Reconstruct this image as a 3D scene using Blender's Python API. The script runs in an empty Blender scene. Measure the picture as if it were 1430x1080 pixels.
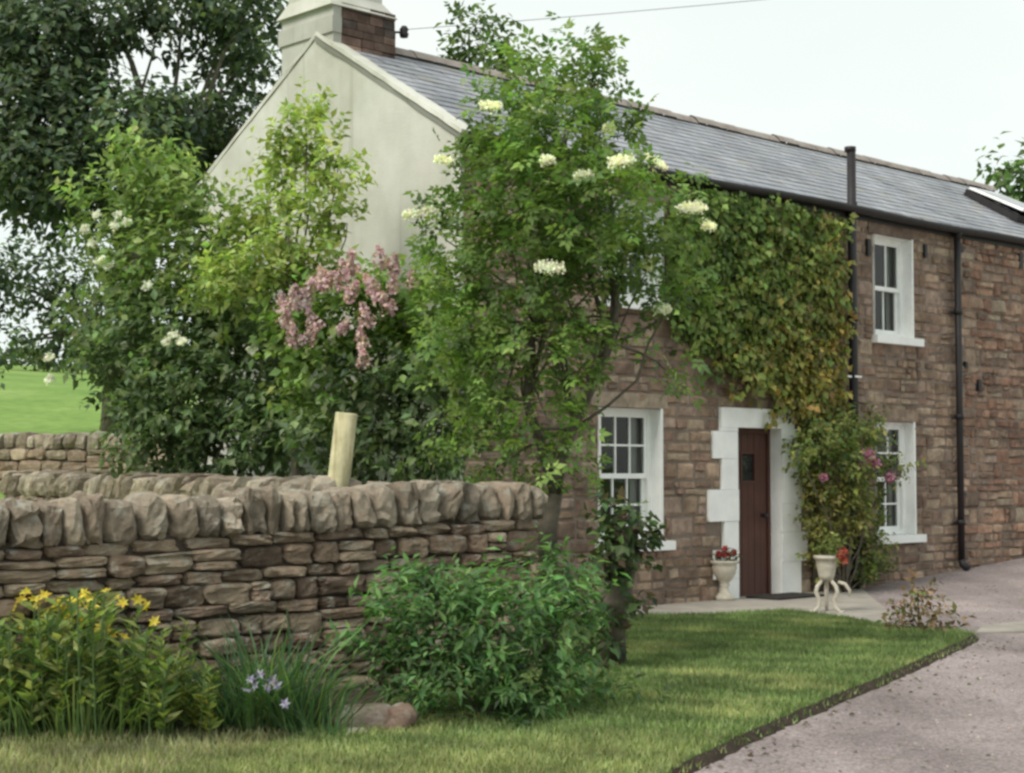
import bpy, math, random
import numpy as np
R = np.random.default_rng(7)
random.seed(7)
SC = bpy.context.scene
COL = SC.collection

# ------------------------------------------------------------------ survey of the place
F, PITCH, CAMZ = 2298.0, 0.0525, 1.492           # focal length in photo pixels, camera pitch, eye height
C0 = np.array([-0.542, 16.34, 0.0])              # near corner of the cottage
ANG = 0.7654
U = np.array([math.cos(ANG), math.sin(ANG), 0]); N = np.array([-math.sin(ANG), math.cos(ANG), 0]); Z = np.array([0, 0, 1.0])
EAVES, RIDGE, HALF, LEN = 4.93, 6.312, 2.30, 14.27
EYE = np.array([0, 0, CAMZ])

def ray(px, py):
    c, s = math.cos(PITCH), math.sin(PITCH); v = (540 - py) / F
    return np.array([(px - 715) / F, c - v * s, s + v * c])
def at(px, py, depth):
    d = ray(px, py); return EYE + d * (depth / d[1])
def W(s, n, z):
    return C0 + U * s + N * n + Z * z
def wallpt(px, py, off=0.0):
    d = ray(px, py); P = C0 + N * off
    return EYE + d * (np.dot(P - EYE, N) / np.dot(d, N))
def sm(a, b, x):
    t = np.clip((x - a) / (b - a), 0, 1); return t * t * (3 - 2 * t)
def ground_h(x, y):
    s = (x - C0[0]) * U[0] + (y - C0[1]) * U[1]
    n = (x - C0[0]) * N[0] + (y - C0[1]) * N[1]
    h = 0.06 * np.clip(s - 6.8, 0, 12)
    h = h + 1.2 * sm(0.5, 12, n) + 0.086 * np.clip(n - 13, 0, 92) - 0.03 * np.clip(n - 112, 0, 900)
    return h
def G(px, py):
    d = ray(px, py); t = -CAMZ / d[2]
    p = EYE + d * t
    for _ in range(4):
        t = (float(ground_h(p[0], p[1])) - CAMZ) / d[2]; p = EYE + d * t
    return p

# ------------------------------------------------------------------ mesh helpers
def mesh_np(name, V, Fs, cols=None, smooth=False):
    """V (n,3); Fs list of int arrays (m,3) or (m,4)"""
    me = bpy.data.meshes.new(name)
    V = np.asarray(V, dtype=np.float32)
    me.vertices.add(len(V)); me.vertices.foreach_set('co', V.ravel())
    Fs = [np.asarray(f, dtype=np.int32) for f in Fs if len(f)]
    loops = np.concatenate([f.ravel() for f in Fs])
    tot = np.concatenate([np.full(len(f), f.shape[1], dtype=np.int32) for f in Fs])
    start = np.concatenate([[0], np.cumsum(tot)[:-1]]).astype(np.int32)
    me.loops.add(len(loops)); me.loops.foreach_set('vertex_index', loops)
    me.polygons.add(len(tot)); me.polygons.foreach_set('loop_start', start)
    try: me.polygons.foreach_set('loop_total', tot)
    except Exception: pass
    me.polygons.foreach_set('use_smooth', np.full(len(tot), bool(smooth)))
    me.update(calc_edges=True)
    if cols is not None:
        a = me.color_attributes.new('Col', 'FLOAT_COLOR', 'POINT')
        c = np.ones((len(V), 4), dtype=np.float32); c[:, :3] = cols
        a.data.foreach_set('color', c.ravel())
    return me

class MB:
    def __init__(s): s.V = []; s.F3 = []; s.F4 = []; s.C = []; s.n = 0
    def add(s, V, F, col=None):
        V = np.asarray(V, float); s.V.append(V)
        F = [list(f) for f in F] if not isinstance(F, np.ndarray) else F
        if isinstance(F, np.ndarray):
            (s.F4 if F.shape[1] == 4 else s.F3).append(F + s.n)
        else:
            for f in F:
                f = [i + s.n for i in f]
                if len(f) == 3: s.F3.append(np.array([f]))
                elif len(f) == 4: s.F4.append(np.array([f]))
                else:
                    for k in range(1, len(f) - 1): s.F3.append(np.array([[f[0], f[k], f[k + 1]]]))
        c = np.ones((len(V), 3)) if col is None else np.broadcast_to(np.asarray(col, float), (len(V), 3))
        s.C.append(c); s.n += len(V); return s
    def box(s, p, ax, ay, az, col=None):
        """p corner, three edge vectors"""
        p, ax, ay, az = map(np.asarray, (p, ax, ay, az))
        V = [p, p + ax, p + ax + ay, p + ay, p + az, p + ax + az, p + ax + ay + az, p + ay + az]
        fl = np.dot(np.cross(ax, ay), az) < 0
        Fq = [(0, 3, 2, 1), (4, 5, 6, 7), (0, 1, 5, 4), (1, 2, 6, 5), (2, 3, 7, 6), (3, 0, 4, 7)]
        if fl: Fq = [f[::-1] for f in Fq]
        return s.add(V, np.array(Fq), col)
    def fbox(s, s0, s1, n0, n1, z0, z1, col=None):       # box in cottage coordinates
        return s.box(W(s0, n0, z0), U * (s1 - s0), N * (n1 - n0), Z * (z1 - z0), col)
    def tube(s, pts, rad, k=8, col=None, cap=True):
        pts = [np.asarray(p, float) for p in pts]
        if np.isscalar(rad): rad = [rad] * len(pts)
        V = []; prev = None
        for i, p in enumerate(pts):
            t = pts[min(i + 1, len(pts) - 1)] - pts[max(i - 1, 0)]; t = t / (np.linalg.norm(t) + 1e-9)
            if prev is None:
                a = np.array([0, 0, 1.0]) if abs(t[2]) < .8 else np.array([1.0, 0, 0])
            else: a = prev
            b = np.cross(t, a); b /= np.linalg.norm(b) + 1e-9; a = np.cross(b, t); prev = a
            for j in range(k):
                th = 2 * math.pi * j / k
                V.append(p + rad[i] * (math.cos(th) * a + math.sin(th) * b))
        Fq = []
        for i in range(len(pts) - 1):
            for j in range(k):
                Fq.append((i * k + j, i * k + (j + 1) % k, (i + 1) * k + (j + 1) % k, (i + 1) * k + j))
        s.add(V, np.array(Fq), col)
        if cap:
            m = len(pts)
            base = s.n - len(V)
            for j in range(1, k - 1):
                s.F3.append(np.array([[base, base + j + 1, base + j]]))
                q = base + (m - 1) * k
                s.F3.append(np.array([[q, q + j, q + j + 1]]))
        return s
    def lathe(s, base, prof, k=20, col=None, wob=0):
        V = []
        for r, z in prof:
            for j in range(k):
                th = 2 * math.pi * j / k
                V.append(base + np.array([r * math.cos(th) * (1 + wob * math.sin(3 * th)), r * math.sin(th), z]))
        Fq = [(i * k + j, i * k + (j + 1) % k, (i + 1) * k + (j + 1) % k, (i + 1) * k + j) for i in range(len(prof) - 1) for j in range(k)]
        return s.add(V, np.array(Fq), col)
    def build(s, name, mat, parent=None, smooth=False):
        V = np.concatenate(s.V); C = np.concatenate(s.C)
        Fs = []
        if s.F3: Fs.append(np.concatenate(s.F3))
        if s.F4: Fs.append(np.concatenate(s.F4))
        return link(name, V, Fs, C, mat, parent, smooth)

def root_of(o):
    while o.parent: o = o.parent
    return o
def link(name, V, Fs, C, mat, parent=None, smooth=False):
    V = np.asarray(V, float)
    if parent is not None: org = np.array(root_of(parent).location)
    else:
        org = np.array([(V[:, 0].min() + V[:, 0].max()) / 2, (V[:, 1].min() + V[:, 1].max()) / 2, V[:, 2].min()])
    me = mesh_np(name, V - org, Fs, C, smooth)
    o = bpy.data.objects.new(name, me); COL.objects.link(o); me.materials.append(mat)
    if parent is not None: o.parent = parent
    else: o.location = org
    return o
def tag(o, label=None, cat=None, group=None, kind=None):
    if label: o['label'] = label
    if cat: o['category'] = cat
    if group: o['group'] = group
    if kind: o['kind'] = kind
    return o
def thing(name, loc, label, cat, group=None):
    o = bpy.data.objects.new(name, None); COL.objects.link(o); o.location = loc; o.empty_display_size = .2
    return tag(o, label, cat, group)

# ------------------------------------------------------------------ materials
def newmat(name):
    m = bpy.data.materials.new(name); m.use_nodes = True
    nt = m.node_tree; b = nt.nodes['Principled BSDF']; return m, nt, b
def nd(nt, t, **kw):
    n = nt.nodes.new(t)
    for k, v in kw.items():
        if k in n.inputs: n.inputs[k].default_value = v
        else: setattr(n, k, v)
    return n
def noise(nt, scale, detail=4, rough=.6, vec=None):
    n = nd(nt, 'ShaderNodeTexNoise', Scale=scale, Detail=detail, Roughness=rough)
    if vec is None:
        g = nt.nodes.get('GEO') or nd(nt, 'ShaderNodeNewGeometry'); g.name = 'GEO'; vec = g.outputs['Position']
    nt.links.new(vec, n.inputs['Vector']); return n
def ramp(nt, fac, stops):
    r = nd(nt, 'ShaderNodeValToRGB'); e = r.color_ramp.elements
    while len(e) > 1: e.remove(e[0])
    e[0].position = stops[0][0]; e[0].color = (*stops[0][1], 1)
    for p, c in stops[1:]:
        x = e.new(p); x.color = (*c, 1)
    nt.links.new(fac, r.inputs[0]); return r
def mix(nt, a, b, fac=.5, mode='MULTIPLY'):
    m = nd(nt, 'ShaderNodeMix', data_type='RGBA', blend_type=mode)
    m.inputs['Factor'].default_value = fac if not hasattr(fac, 'links') else .5
    if hasattr(fac, 'links'): nt.links.new(fac, m.inputs['Factor'])
    for k, v in (('A', a), ('B', b)):
        sock = [i for i in m.inputs if i.name == k and i.type == 'RGBA'][0]
        if hasattr(v, 'links'): nt.links.new(v, sock)
        else: sock.default_value = (*v, 1)
    return [o for o in m.outputs if o.type == 'RGBA'][0]
def bump(nt, b, h, strength=.5, dist=.02):
    bp = nd(nt, 'ShaderNodeBump', Strength=strength, Distance=dist)
    nt.links.new(h, bp.inputs['Height']); nt.links.new(bp.outputs[0], b.inputs['Normal'])
def attr(nt):
    a = nd(nt, 'ShaderNodeAttribute', attribute_name='Col'); return a.outputs['Color']

def mat_noise(name, c1, c2, scale, rough=.85, bscale=None, bstr=.3, bdist=.01, spec=.3, usecol=False, big=None, detail=5):
    m, nt, b = newmat(name)
    n = noise(nt, scale, detail, .65)
    r = ramp(nt, n.outputs['Fac'], [(.3, c1), (.7, c2)])
    out = r.outputs[0]
    if big:
        n2 = noise(nt, big[0], 3, .6)
        r2 = ramp(nt, n2.outputs['Fac'], [(.35, (big[1],) * 3), (.65, (big[2],) * 3)])
        out = mix(nt, out, r2.outputs[0], 1.0)
    if usecol: out = mix(nt, out, attr(nt), 1.0)
    nt.links.new(out, b.inputs['Base Color'])
    b.inputs['Roughness'].default_value = rough; b.inputs['Specular IOR Level'].default_value = spec
    if bscale:
        n3 = noise(nt, bscale, 6, .7); bump(nt, b, n3.outputs['Fac'], bstr, bdist)
    return m
def mat_leaf(name, trans=.3, spec=.25, rough=.5, gain=(1, 1, 1)):
    m, nt, b = newmat(name)
    n = noise(nt, 3.5, 2, .5)
    r = ramp(nt, n.outputs['Fac'], [(.3, (.7, .72, .7)), (.7, (1.22, 1.2, 1.15))])
    c = mix(nt, mix(nt, attr(nt), r.outputs[0], 1.0), gain, 1.0)
    nt.links.new(c, b.inputs['Base Color']); b.inputs['Roughness'].default_value = rough
    b.inputs['Specular IOR Level'].default_value = spec
    t = nd(nt, 'ShaderNodeBsdfTranslucent'); 
    c2 = mix(nt, c, (1.15, 1.25, .7), 1.0); nt.links.new(c2, t.inputs[0])
    ms = nd(nt, 'ShaderNodeMixShader', Fac=trans)
    nt.links.new(b.outputs[0], ms.inputs[1]); nt.links.new(t.outputs[0], ms.inputs[2])
    nt.links.new(ms.outputs[0], nt.nodes['Material Output'].inputs[0]); return m

M = {}
M['leaf'] = mat_leaf('leaf_surface', .44, .3, .5, (1.9, 1.78, 1.68))
M['leaf_dark'] = mat_leaf('dark_leaf_surface', .3, .2, .6, (1.9, 1.9, 1.95))
M['grass'] = mat_leaf('grass_surface', .3, .2, .6, (1.42, 1.32, 1.42))
M['petal'] = mat_leaf('petal_surface', .3, .1, .7)
M['bark'] = mat_noise('bark_surface', (.075, .063, .048), (.17, .15, .115), 14, .9, 40, .6, .02)
M['stone'] = mat_noise('wall_stone', (.62, .60, .58), (1.3, 1.28, 1.22), 9, .92, 30, .55, .012, .2, True, (2.2, .75, 1.2))
def mat_drystone():
    m, nt, b = newmat('dry_wall_stone')
    n = noise(nt, 7, 6, .7); r = ramp(nt, n.outputs['Fac'], [(.3, (.6, .58, .56)), (.7, (1.3, 1.27, 1.2))])
    c = mix(nt, attr(nt), r.outputs[0], 1.0)
    # lichen patches, more on upward faces
    l = noise(nt, 11, 4, .6); lr = ramp(nt, l.outputs['Fac'], [(.52, (0, 0, 0)), (.66, (1, 1, 1))])
    g = nt.nodes['GEO']; sx = nd(nt, 'ShaderNodeSeparateXYZ'); nt.links.new(g.outputs['Normal'], sx.inputs[0])
    mr = nd(nt, 'ShaderNodeMapRange'); nt.links.new(sx.outputs['Z'], mr.inputs[0]); mr.inputs[1].default_value = -.6; mr.inputs[2].default_value = .9
    mm = nd(nt, 'ShaderNodeMath', operation='MULTIPLY'); nt.links.new(lr.outputs[0], mm.inputs[0]); nt.links.new(mr.outputs[0], mm.inputs[1])
    m2 = nd(nt, 'ShaderNodeMath', operation='MULTIPLY'); nt.links.new(mm.outputs[0], m2.inputs[0]); m2.inputs[1].default_value = .95
    c = mix(nt, c, (.47, .46, .39), m2.outputs[0], 'MIX')
    nt.links.new(c, b.inputs['Base Color']); b.inputs['Roughness'].default_value = .95; b.inputs['Specular IOR Level'].default_value = .15
    n3 = noise(nt, 32, 8, .75); bump(nt, b, n3.outputs['Fac'], 1.0, .035); return m
M['drystone'] = mat_drystone()
M['dark'] = mat_noise('wall_core', (.07, .058, .047), (.12, .098, .08), 8, 1, spec=.05)
M['mortar'] = mat_noise('old_mortar', (.20, .158, .128), (.27, .218, .178), 6, .95, 60, .5, .01, .1, False, (1.2, .7, 1.15))
def mat_render():
    m, nt, b = newmat('grey_white_render')
    n = noise(nt, 1.6, 6, .65); r = ramp(nt, n.outputs['Fac'], [(.3, (.50, .485, .44)), (.7, (.60, .59, .545))])
    g = nt.nodes['GEO']; mp = nd(nt, 'ShaderNodeMapping'); mp.inputs['Scale'].default_value = (3.2, 3.2, .5)
    nt.links.new(g.outputs['Position'], mp.inputs[0]); n2 = noise(nt, 1, 4, .6, mp.outputs[0])
    r2 = ramp(nt, n2.outputs['Fac'], [(.3, (.93, .93, .91)), (.7, (1.03, 1.03, 1.03))])
    c = mix(nt, r.outputs[0], r2.outputs[0], 1.0)
    n5 = noise(nt, .75, 5, .6); r5 = ramp(nt, n5.outputs['Fac'], [(.36, (.84, .85, .80)), (.56, (1.04, 1.04, 1.03))]); c = mix(nt, c, r5.outputs[0], 1.0)
    mp2 = nd(nt, 'ShaderNodeMapping'); mp2.inputs['Scale'].default_value = (9, 9, .3); mp2.inputs['Location'].default_value = (3, 1, 2)
    nt.links.new(g.outputs['Position'], mp2.inputs[0]); n6 = noise(nt, 1, 3, .5, mp2.outputs[0]); r6 = ramp(nt, n6.outputs['Fac'], [(.60, (1, 1, 1)), (.74, (.80, .80, .76))]); c = mix(nt, c, r6.outputs[0], .8)
    c = mix(nt, c, attr(nt), 1.0)
    nt.links.new(c, b.inputs['Base Color']); b.inputs['Roughness'].default_value = .93; b.inputs['Specular IOR Level'].default_value = .2
    n3 = noise(nt, 45, 6, .7); bump(nt, b, n3.outputs['Fac'], .5, .012); return m
M['render'] = mat_render()
M['white'] = mat_noise('white_paint', (.84, .85, .83), (.90, .90, .88), 3, .6, 25, .25, .006, .35, False, (3.5, .92, 1.04))
M['slate'] = mat_noise('roof_slate', (.8, .8, .8), (1.2, 1.2, 1.2), 12, .62, 40, .3, .006, .35, True, (1.1, .82, 1.15))
M['ridge'] = mat_noise('ridge_clay', (.22, .175, .155), (.36, .32, .29), 5, .9, 30, .4, .01)
M['black'] = mat_noise('black_paint', (.016, .014, .015), (.03, .026, .027), 6, .5, spec=.35)
M['wood'] = mat_noise('door_paint', (.072, .030, .023), (.108, .044, .033), 3, .55, 30, .15, .004, .4)
M['glass'] = mat_noise('window_glass', (.012, .014, .014), (.05, .055, .052), 1.6, .06, spec=.6)
def mat_post():
    m, nt, b = newmat('peeled_timber'); g = nd(nt, 'ShaderNodeNewGeometry'); g.name = 'GEO'; mp = nd(nt, 'ShaderNodeMapping'); mp.inputs['Scale'].default_value = (26, 26, 2.2)
    nt.links.new(g.outputs['Position'], mp.inputs[0]); n = noise(nt, 1, 5, .6, mp.outputs[0]); r = ramp(nt, n.outputs['Fac'], [(.3, (.36, .31, .18)), (.5, (.56, .51, .33)), (.75, (.66, .61, .42))])
    n2 = noise(nt, 5, 3); r2 = ramp(nt, n2.outputs['Fac'], [(.35, (.72, .72, .66)), (.6, (1.05, 1.05, 1.0))]); nt.links.new(mix(nt, r.outputs[0], r2.outputs[0], 1.0), b.inputs['Base Color']); b.inputs['Roughness'].default_value = .9
    bump(nt, b, n.outputs['Fac'], .5, .008); return m
M['post'] = mat_post()
def mat_pane():
    m, nt, b = newmat('clear_pane'); t = nd(nt, 'ShaderNodeBsdfTransparent'); t.inputs[0].default_value = (.80, .84, .82, 1); gl = nd(nt, 'ShaderNodeBsdfGlossy'); gl.inputs['Roughness'].default_value = .03
    lw = nd(nt, 'ShaderNodeFresnel', IOR=1.5); n = noise(nt, 2.2, 2); bp = nd(nt, 'ShaderNodeBump', Strength=.15, Distance=.02); nt.links.new(n.outputs['Fac'], bp.inputs['Height']); nt.links.new(bp.outputs[0], gl.inputs['Normal'])
    ms = nd(nt, 'ShaderNodeMixShader'); nt.links.new(lw.outputs[0], ms.inputs[0]); nt.links.new(t.outputs[0], ms.inputs[1]); nt.links.new(gl.outputs[0], ms.inputs[2]); nt.links.new(ms.outputs[0], nt.nodes['Material Output'].inputs[0]); return m
M['pane'] = mat_pane()
M['curtain'] = mat_noise('net_curtain', (.42, .42, .39), (.55, .55, .51), 6, .95)
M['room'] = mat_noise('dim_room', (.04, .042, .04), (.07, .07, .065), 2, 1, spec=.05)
M['urn'] = mat_noise('cast_stone', (.42, .38, .31), (.60, .56, .47), 14, .9, 50, .4, .006)
M['mat'] = mat_noise('coir', (.02, .02, .018), (.05, .045, .04), 30, 1, 120, .5, .006)
M['path'] = mat_noise('pale_concrete', (.30, .27, .235), (.40, .365, .32), 5, .92, 60, .4, .005, .2, False, (1.3, .85, 1.1))
M['soil'] = mat_noise('bare_soil', (.035, .027, .021), (.085, .066, .05), 9, 1, 30, .9, .03, .1)
def mat_drive():
    m, nt, b = newmat('drive_gravel')
    n = noise(nt, 60, 4, .75); r = ramp(nt, n.outputs['Fac'], [(.3, (.21, .172, .172)), (.7, (.42, .365, .355))])
    v = nd(nt, 'ShaderNodeTexVoronoi', Scale=55); nt.links.new(nt.nodes['GEO'].outputs['Position'], v.inputs['Vector'])
    bw = nd(nt, 'ShaderNodeRGBToBW'); nt.links.new(v.outputs['Color'], bw.inputs[0])
    rv = ramp(nt, bw.outputs[0], [(.2, (.8, .8, .8)), (.8, (1.2, 1.2, 1.2))])
    n2 = noise(nt, .7, 5, .6); r2 = ramp(nt, n2.outputs['Fac'], [(.33, (.76, .74, .73)), (.65, (1.14, 1.13, 1.12))])
    c = mix(nt, mix(nt, r.outputs[0], rv.outputs[0], 1.0), r2.outputs[0], 1.0)
    nt.links.new(c, b.inputs['Base Color']); b.inputs['Roughness'].default_value = .95; b.inputs['Specular IOR Level'].default_value = .15
    g = nt.nodes['GEO']; mp = nd(nt, 'ShaderNodeMapping'); mp.inputs['Rotation'].default_value = (0, 0, math.radians(33)); mp.inputs['Scale'].default_value = (1.5, .10, 1)
    nt.links.new(g.outputs['Position'], mp.inputs[0]); n7 = noise(nt, 1, 3, .5, mp.outputs[0]); r7 = ramp(nt, n7.outputs['Fac'], [(.38, (.80, .79, .79)), (.6, (1.07, 1.07, 1.07))]); c = mix(nt, c, r7.outputs[0], 1.0); nt.links.new(c, b.inputs['Base Color'])
    bump(nt, b, v.outputs['Distance'], .5, .012); return m
M['drive'] = mat_drive()
def mat_ground(name, cols, s1, bs):
    m, nt, b = newmat(name)
    n = noise(nt, s1, 6, .65); r = ramp(nt, n.outputs['Fac'], cols)
    n2 = noise(nt, bs, 4, .7); r2 = ramp(nt, n2.outputs['Fac'], [(.3, (.75, .75, .75)), (.7, (1.2, 1.2, 1.2))])
    nt.links.new(mix(nt, r.outputs[0], r2.outputs[0], 1.0), b.inputs['Base Color'])
    b.inputs['Roughness'].default_value = 1; b.inputs['Specular IOR Level'].default_value = .1
    bump(nt, b, n2.outputs['Fac'], .6, .03); return m
M['field'] = mat_ground('pasture', [(.3, (.13, .225, .055)), (.5, (.18, .285, .07)), (.7, (.24, .33, .10))], .16, 2.2)
M['lawn'] = mat_ground('mown_grass', [(.3, (.05, .085, .02)), (.7, (.10, .14, .04))], 1.2, 30)

# ------------------------------------------------------------------ foliage helpers
def unit(v): return v / (np.linalg.norm(v, axis=-1, keepdims=True) + 1e-9)
def leaf_tpl(kind, w=.5):
    base = np.array([[0, 0, 0], [-.5 * w, .42, .07], [0, .48, -.01], [.5 * w, .42, .07], [0, 1, -.10]])
    f = np.array([[0, 3, 4, 2], [0, 2, 4, 1]])
    if kind == 'simple': return base, f
    if kind == 'flat': return np.array([[-.5, 0, 0], [0, -.5, 0.05], [.5, 0, 0], [0, .5, 0.05]]), np.array([[0, 1, 2, 3]])
    if kind == 'pinnate':
        V = []; Fq = []
        for (x, y, a, sc) in [(0, .55, 0, .5), (.03, .5, -55, .42), (-.03, .5, 55, .42), (.02, .2, -70, .38), (-.02, .2, 70, .38)]:
            a = math.radians(a); rot = np.array([[math.cos(a), -math.sin(a), 0], [math.sin(a), math.cos(a), 0], [0, 0, 1]])
            q = (base * sc) @ rot.T + np.array([x, y, 0]); q[:, 2] -= .15 * np.abs(q[:, 0])
            Fq.append(f + len(V) * 5); V.append(q)
        return np.concatenate(V), np.concatenate(Fq)
    if kind == 'blade':       # long strap leaf, arched
        ys = [0, .35, .7, 1]; ww = [.5, .5, .38, .02]; V = []
        for y, q in zip(ys, ww): V += [[-q * w, y, -.35 * y ** 3 + .0], [q * w, y, -.35 * y ** 3]]
        return np.array(V), np.array([[0, 1, 3, 2], [2, 3, 5, 4], [4, 5, 7, 6]])
def place_leaves(mb, P, D, Nn, size, col, tpl):
    T, Fq = tpl
    D = unit(D); X = unit(np.cross(D, Nn)); Nn = np.cross(X, D)
    k = len(T)
    V = P[:, None, :] + size[:, None, None] * (T[None, :, 0, None] * X[:, None, :] + T[None, :, 1, None] * D[:, None, :] + T[None, :, 2, None] * Nn[:, None, :])
    Fa = (Fq[None] + (np.arange(len(P)) * k)[:, None, None]).reshape(-1, Fq.shape[1])
    mb.add(V.reshape(-1, 3), Fa, np.repeat(col, k, axis=0))
def rdir(n): return unit(R.normal(size=(n, 3)))
def shoots(c, rad, count, per, length, up=.5, droop=.2, shell=.45):
    """count leafy shoots in an ellipsoid; returns leaf positions, directions, normals"""
    d = rdir(count); r = shell + (1 - shell) * R.random((count, 1)) ** .7
    p0 = np.asarray(c) + d * r * np.asarray(rad)
    sd = unit(d * .7 + np.array([0, 0, up]) + R.normal(size=(count, 3)) * .45)
    a = unit(np.cross(sd, rdir(count))); b = np.cross(sd, a)
    P = []; D = []; NN = []
    ph0 = R.random(count) * 6.28
    L = length * (0.6 + .8 * R.random((count, 1)))
    for i in range(per):
        t = (i + .6 * R.random((count, 1))) / per
        ph = (ph0 + i * 2.4)[:, None]
        q = np.cos(ph) * a + np.sin(ph) * b
        P.append(p0 + sd * L * t)
        dd = unit(sd * .55 + q * .9 + np.array([0, 0, -droop]))
        D.append(dd)
        nn = np.array([0, 0, 1.0]) + R.normal(size=(count, 3)) * .45 + d * .35
        NN.append(unit(nn))
    return np.concatenate(P), np.concatenate(D), np.concatenate(NN)
def colours(n, palette, var=.22, weights=None):
    pal = np.array(palette); i = R.choice(len(pal), n, p=weights)
    c = pal[i] * (1 + var * R.normal(size=(n, 1))).clip(.5, 1.7)
    return c * (1 + .06 * R.normal(size=(n, 3)))
def crown(clumps, palette, size, tpl, per=8, length=.35, dens=1.0, up=.5, droop=.2, var=.22, weights=None, shell=.45, topl=.25):
    """clumps: (px, py, depth, rx_px, ry_px[, density])"""
    mb = MB(); cs = []
    for cl in clumps:
        px, py, dep, rx, ry = cl[:5]; de = cl[5] if len(cl) > 5 else 1
        c = at(px, py, dep); k = dep / F
        rad = np.array([rx * k, (rx + ry) / 2 * k, ry * k]); cs.append(c)
        area = rx * ry * k * k
        cnt = max(4, int(area * dens * de * 360))
        P, D, NN = shoots(c, rad, cnt, per, length, up, droop, shell)
        col = colours(len(P), palette, var, weights)
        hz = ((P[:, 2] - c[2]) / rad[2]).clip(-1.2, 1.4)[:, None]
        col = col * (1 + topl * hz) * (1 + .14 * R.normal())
        place_leaves(mb, P, D, NN, size * (0.65 + .7 * R.random(len(P))), col.clip(.004, .8), tpl)
    return mb, cs
def limb(mb, a, b, r0, r1, bend=.12, k=6, col=None, seg=6):
    a, b = np.asarray(a, float), np.asarray(b, float); L = np.linalg.norm(b - a)
    o1 = R.normal(size=3) * bend * L; pts = []; rr = []
    for i in range(seg + 1):
        t = i / seg; pts.append(a + (b - a) * t + o1 * math.sin(math.pi * t) * .6 + R.normal(size=3) * L * .012 * (0 < t < 1)); rr.append(r0 + (r1 - r0) * t)
    mb.tube(pts, rr, k, col)
def cluster(center, rad, count, size, palette, par, name, up=(0, 0, 1), flat=.25, cone=False):
    """flower head of many small florets"""
    mb = MB(); d = rdir(count)
    if cone:
        t = R.random((count, 1)); ang = R.random((count, 1)) * 6.28
        rr = rad * (1 - t ** 1.6 * .8) * (.5 + .5 * R.random((count, 1))) * .62
        ax = unit(np.asarray(up, float)); a = unit(np.cross(ax, [.3, .8, .1])); b = np.cross(ax, a)
        P = center + ax * t * rad * 1.35 + rr * (np.cos(ang) * a + np.sin(ang) * b)
        NN = unit(np.cos(ang) * a + np.sin(ang) * b + ax * .4)
    else:
        ax = unit(np.asarray(up, float)); a = unit(np.cross(ax, [.31, .8, .1])); b = np.cross(ax, a)
        ang = R.random((count, 1)) * 6.28; rr = rad * np.sqrt(R.random((count, 1)))
        P = center + rr * (np.cos(ang) * a + np.sin(ang) * b) + ax * (rad * flat * (1 - (rr / rad) ** 2) + .015 * R.normal(size=(count, 1)))
        NN = unit(ax + .5 * R.normal(size=(count, 3)))
    place_leaves(mb, P, rdir(count), NN, size * (.7 + .6 * R.random(count)), colours(count, palette, .1), leaf_tpl('flat'))
    if not cone:
        th = np.arange(12) * 6.283 / 12; V = center + rad * .8 * (np.cos(th)[:, None] * a + np.sin(th)[:, None] * b) + ax * .004
        mb.add(np.concatenate([V, [center + ax * rad * flat * .9]]), np.array([(i, (i + 1) % 12, 12) for i in range(12)]), np.array(palette[-1]) * .9)
    else: mb.tube([center - ax * rad * .2, center + ax * rad * 1.2], [rad * .16, rad * .05], 6, np.array(palette[0]) * .8)
    return mb.build(name, M['petal'], par)

# ------------------------------------------------------------------ stones
def cube_grid(k):
    V = {}; Fq = []
    def vid(p):
        key = tuple(np.round(p, 5))
        if key not in V: V[key] = len(V)
        return V[key]
    for ax in range(3):
        for sg in (-1, 1):
            for i in range(k):
                for j in range(k):
                    q = []
                    for (a, b) in ((i, j), (i + 1, j), (i + 1, j + 1), (i, j + 1)):
                        p = [0, 0, 0]; p[ax] = sg; p[(ax + 1) % 3] = -1 + 2 * a / k; p[(ax + 2) % 3] = -1 + 2 * b / k
                        q.append(vid(p))
                    Fq.append(q if sg > 0 else q[::-1])
    return np.array(list(V.keys())), np.array(Fq)
CG = {k: cube_grid(k) for k in (3, 4, 6)}
def rock(mb, c, ex, ey, ez, col, k=4, p=5.0, amp=.10):
    """rounded irregular block: half-extent vectors ex, ey, ez"""
    B, Fq = CG[k]
    q = B / ((np.abs(B) ** p).sum(1) ** (1 / p))[:, None]
    for _ in range(3):
        w = R.normal(size=3) * 2.2; o = R.random() * 6.28
        q = q + amp * .6 * np.sin(B @ w + o)[:, None] * R.normal(size=3) * .6
    q = q + R.normal(size=q.shape) * amp * .19
    mb.add(np.asarray(c) + q[:, :1] * ex + q[:, 1:2] * ey + q[:, 2:] * ez, Fq, np.asarray(col) * (1 + .0 * q))
STONE_BROWN = [(.20, .15, .115), (.25, .19, .15), (.165, .122, .10), (.23, .18, .155), (.27, .22, .175), (.195, .14, .115)]
STONE_RED = [(.23, .14, .105), (.27, .175, .13), (.19, .12, .095), (.30, .215, .165), (.22, .16, .13)]
STONE_WALL = [(.30, .225, .17), (.36, .28, .21), (.25, .185, .145), (.39, .31, .235), (.30, .215, .165), (.33, .27, .205)]
STONE_COPE = [(.37, .31, .25), (.42, .365, .30), (.30, .25, .20), (.39, .335, .27), (.33, .27, .215)]
def pick(p, var=.14): return np.array(random.choice(p)) * (1 + var * random.gauss(0, 1))

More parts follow.
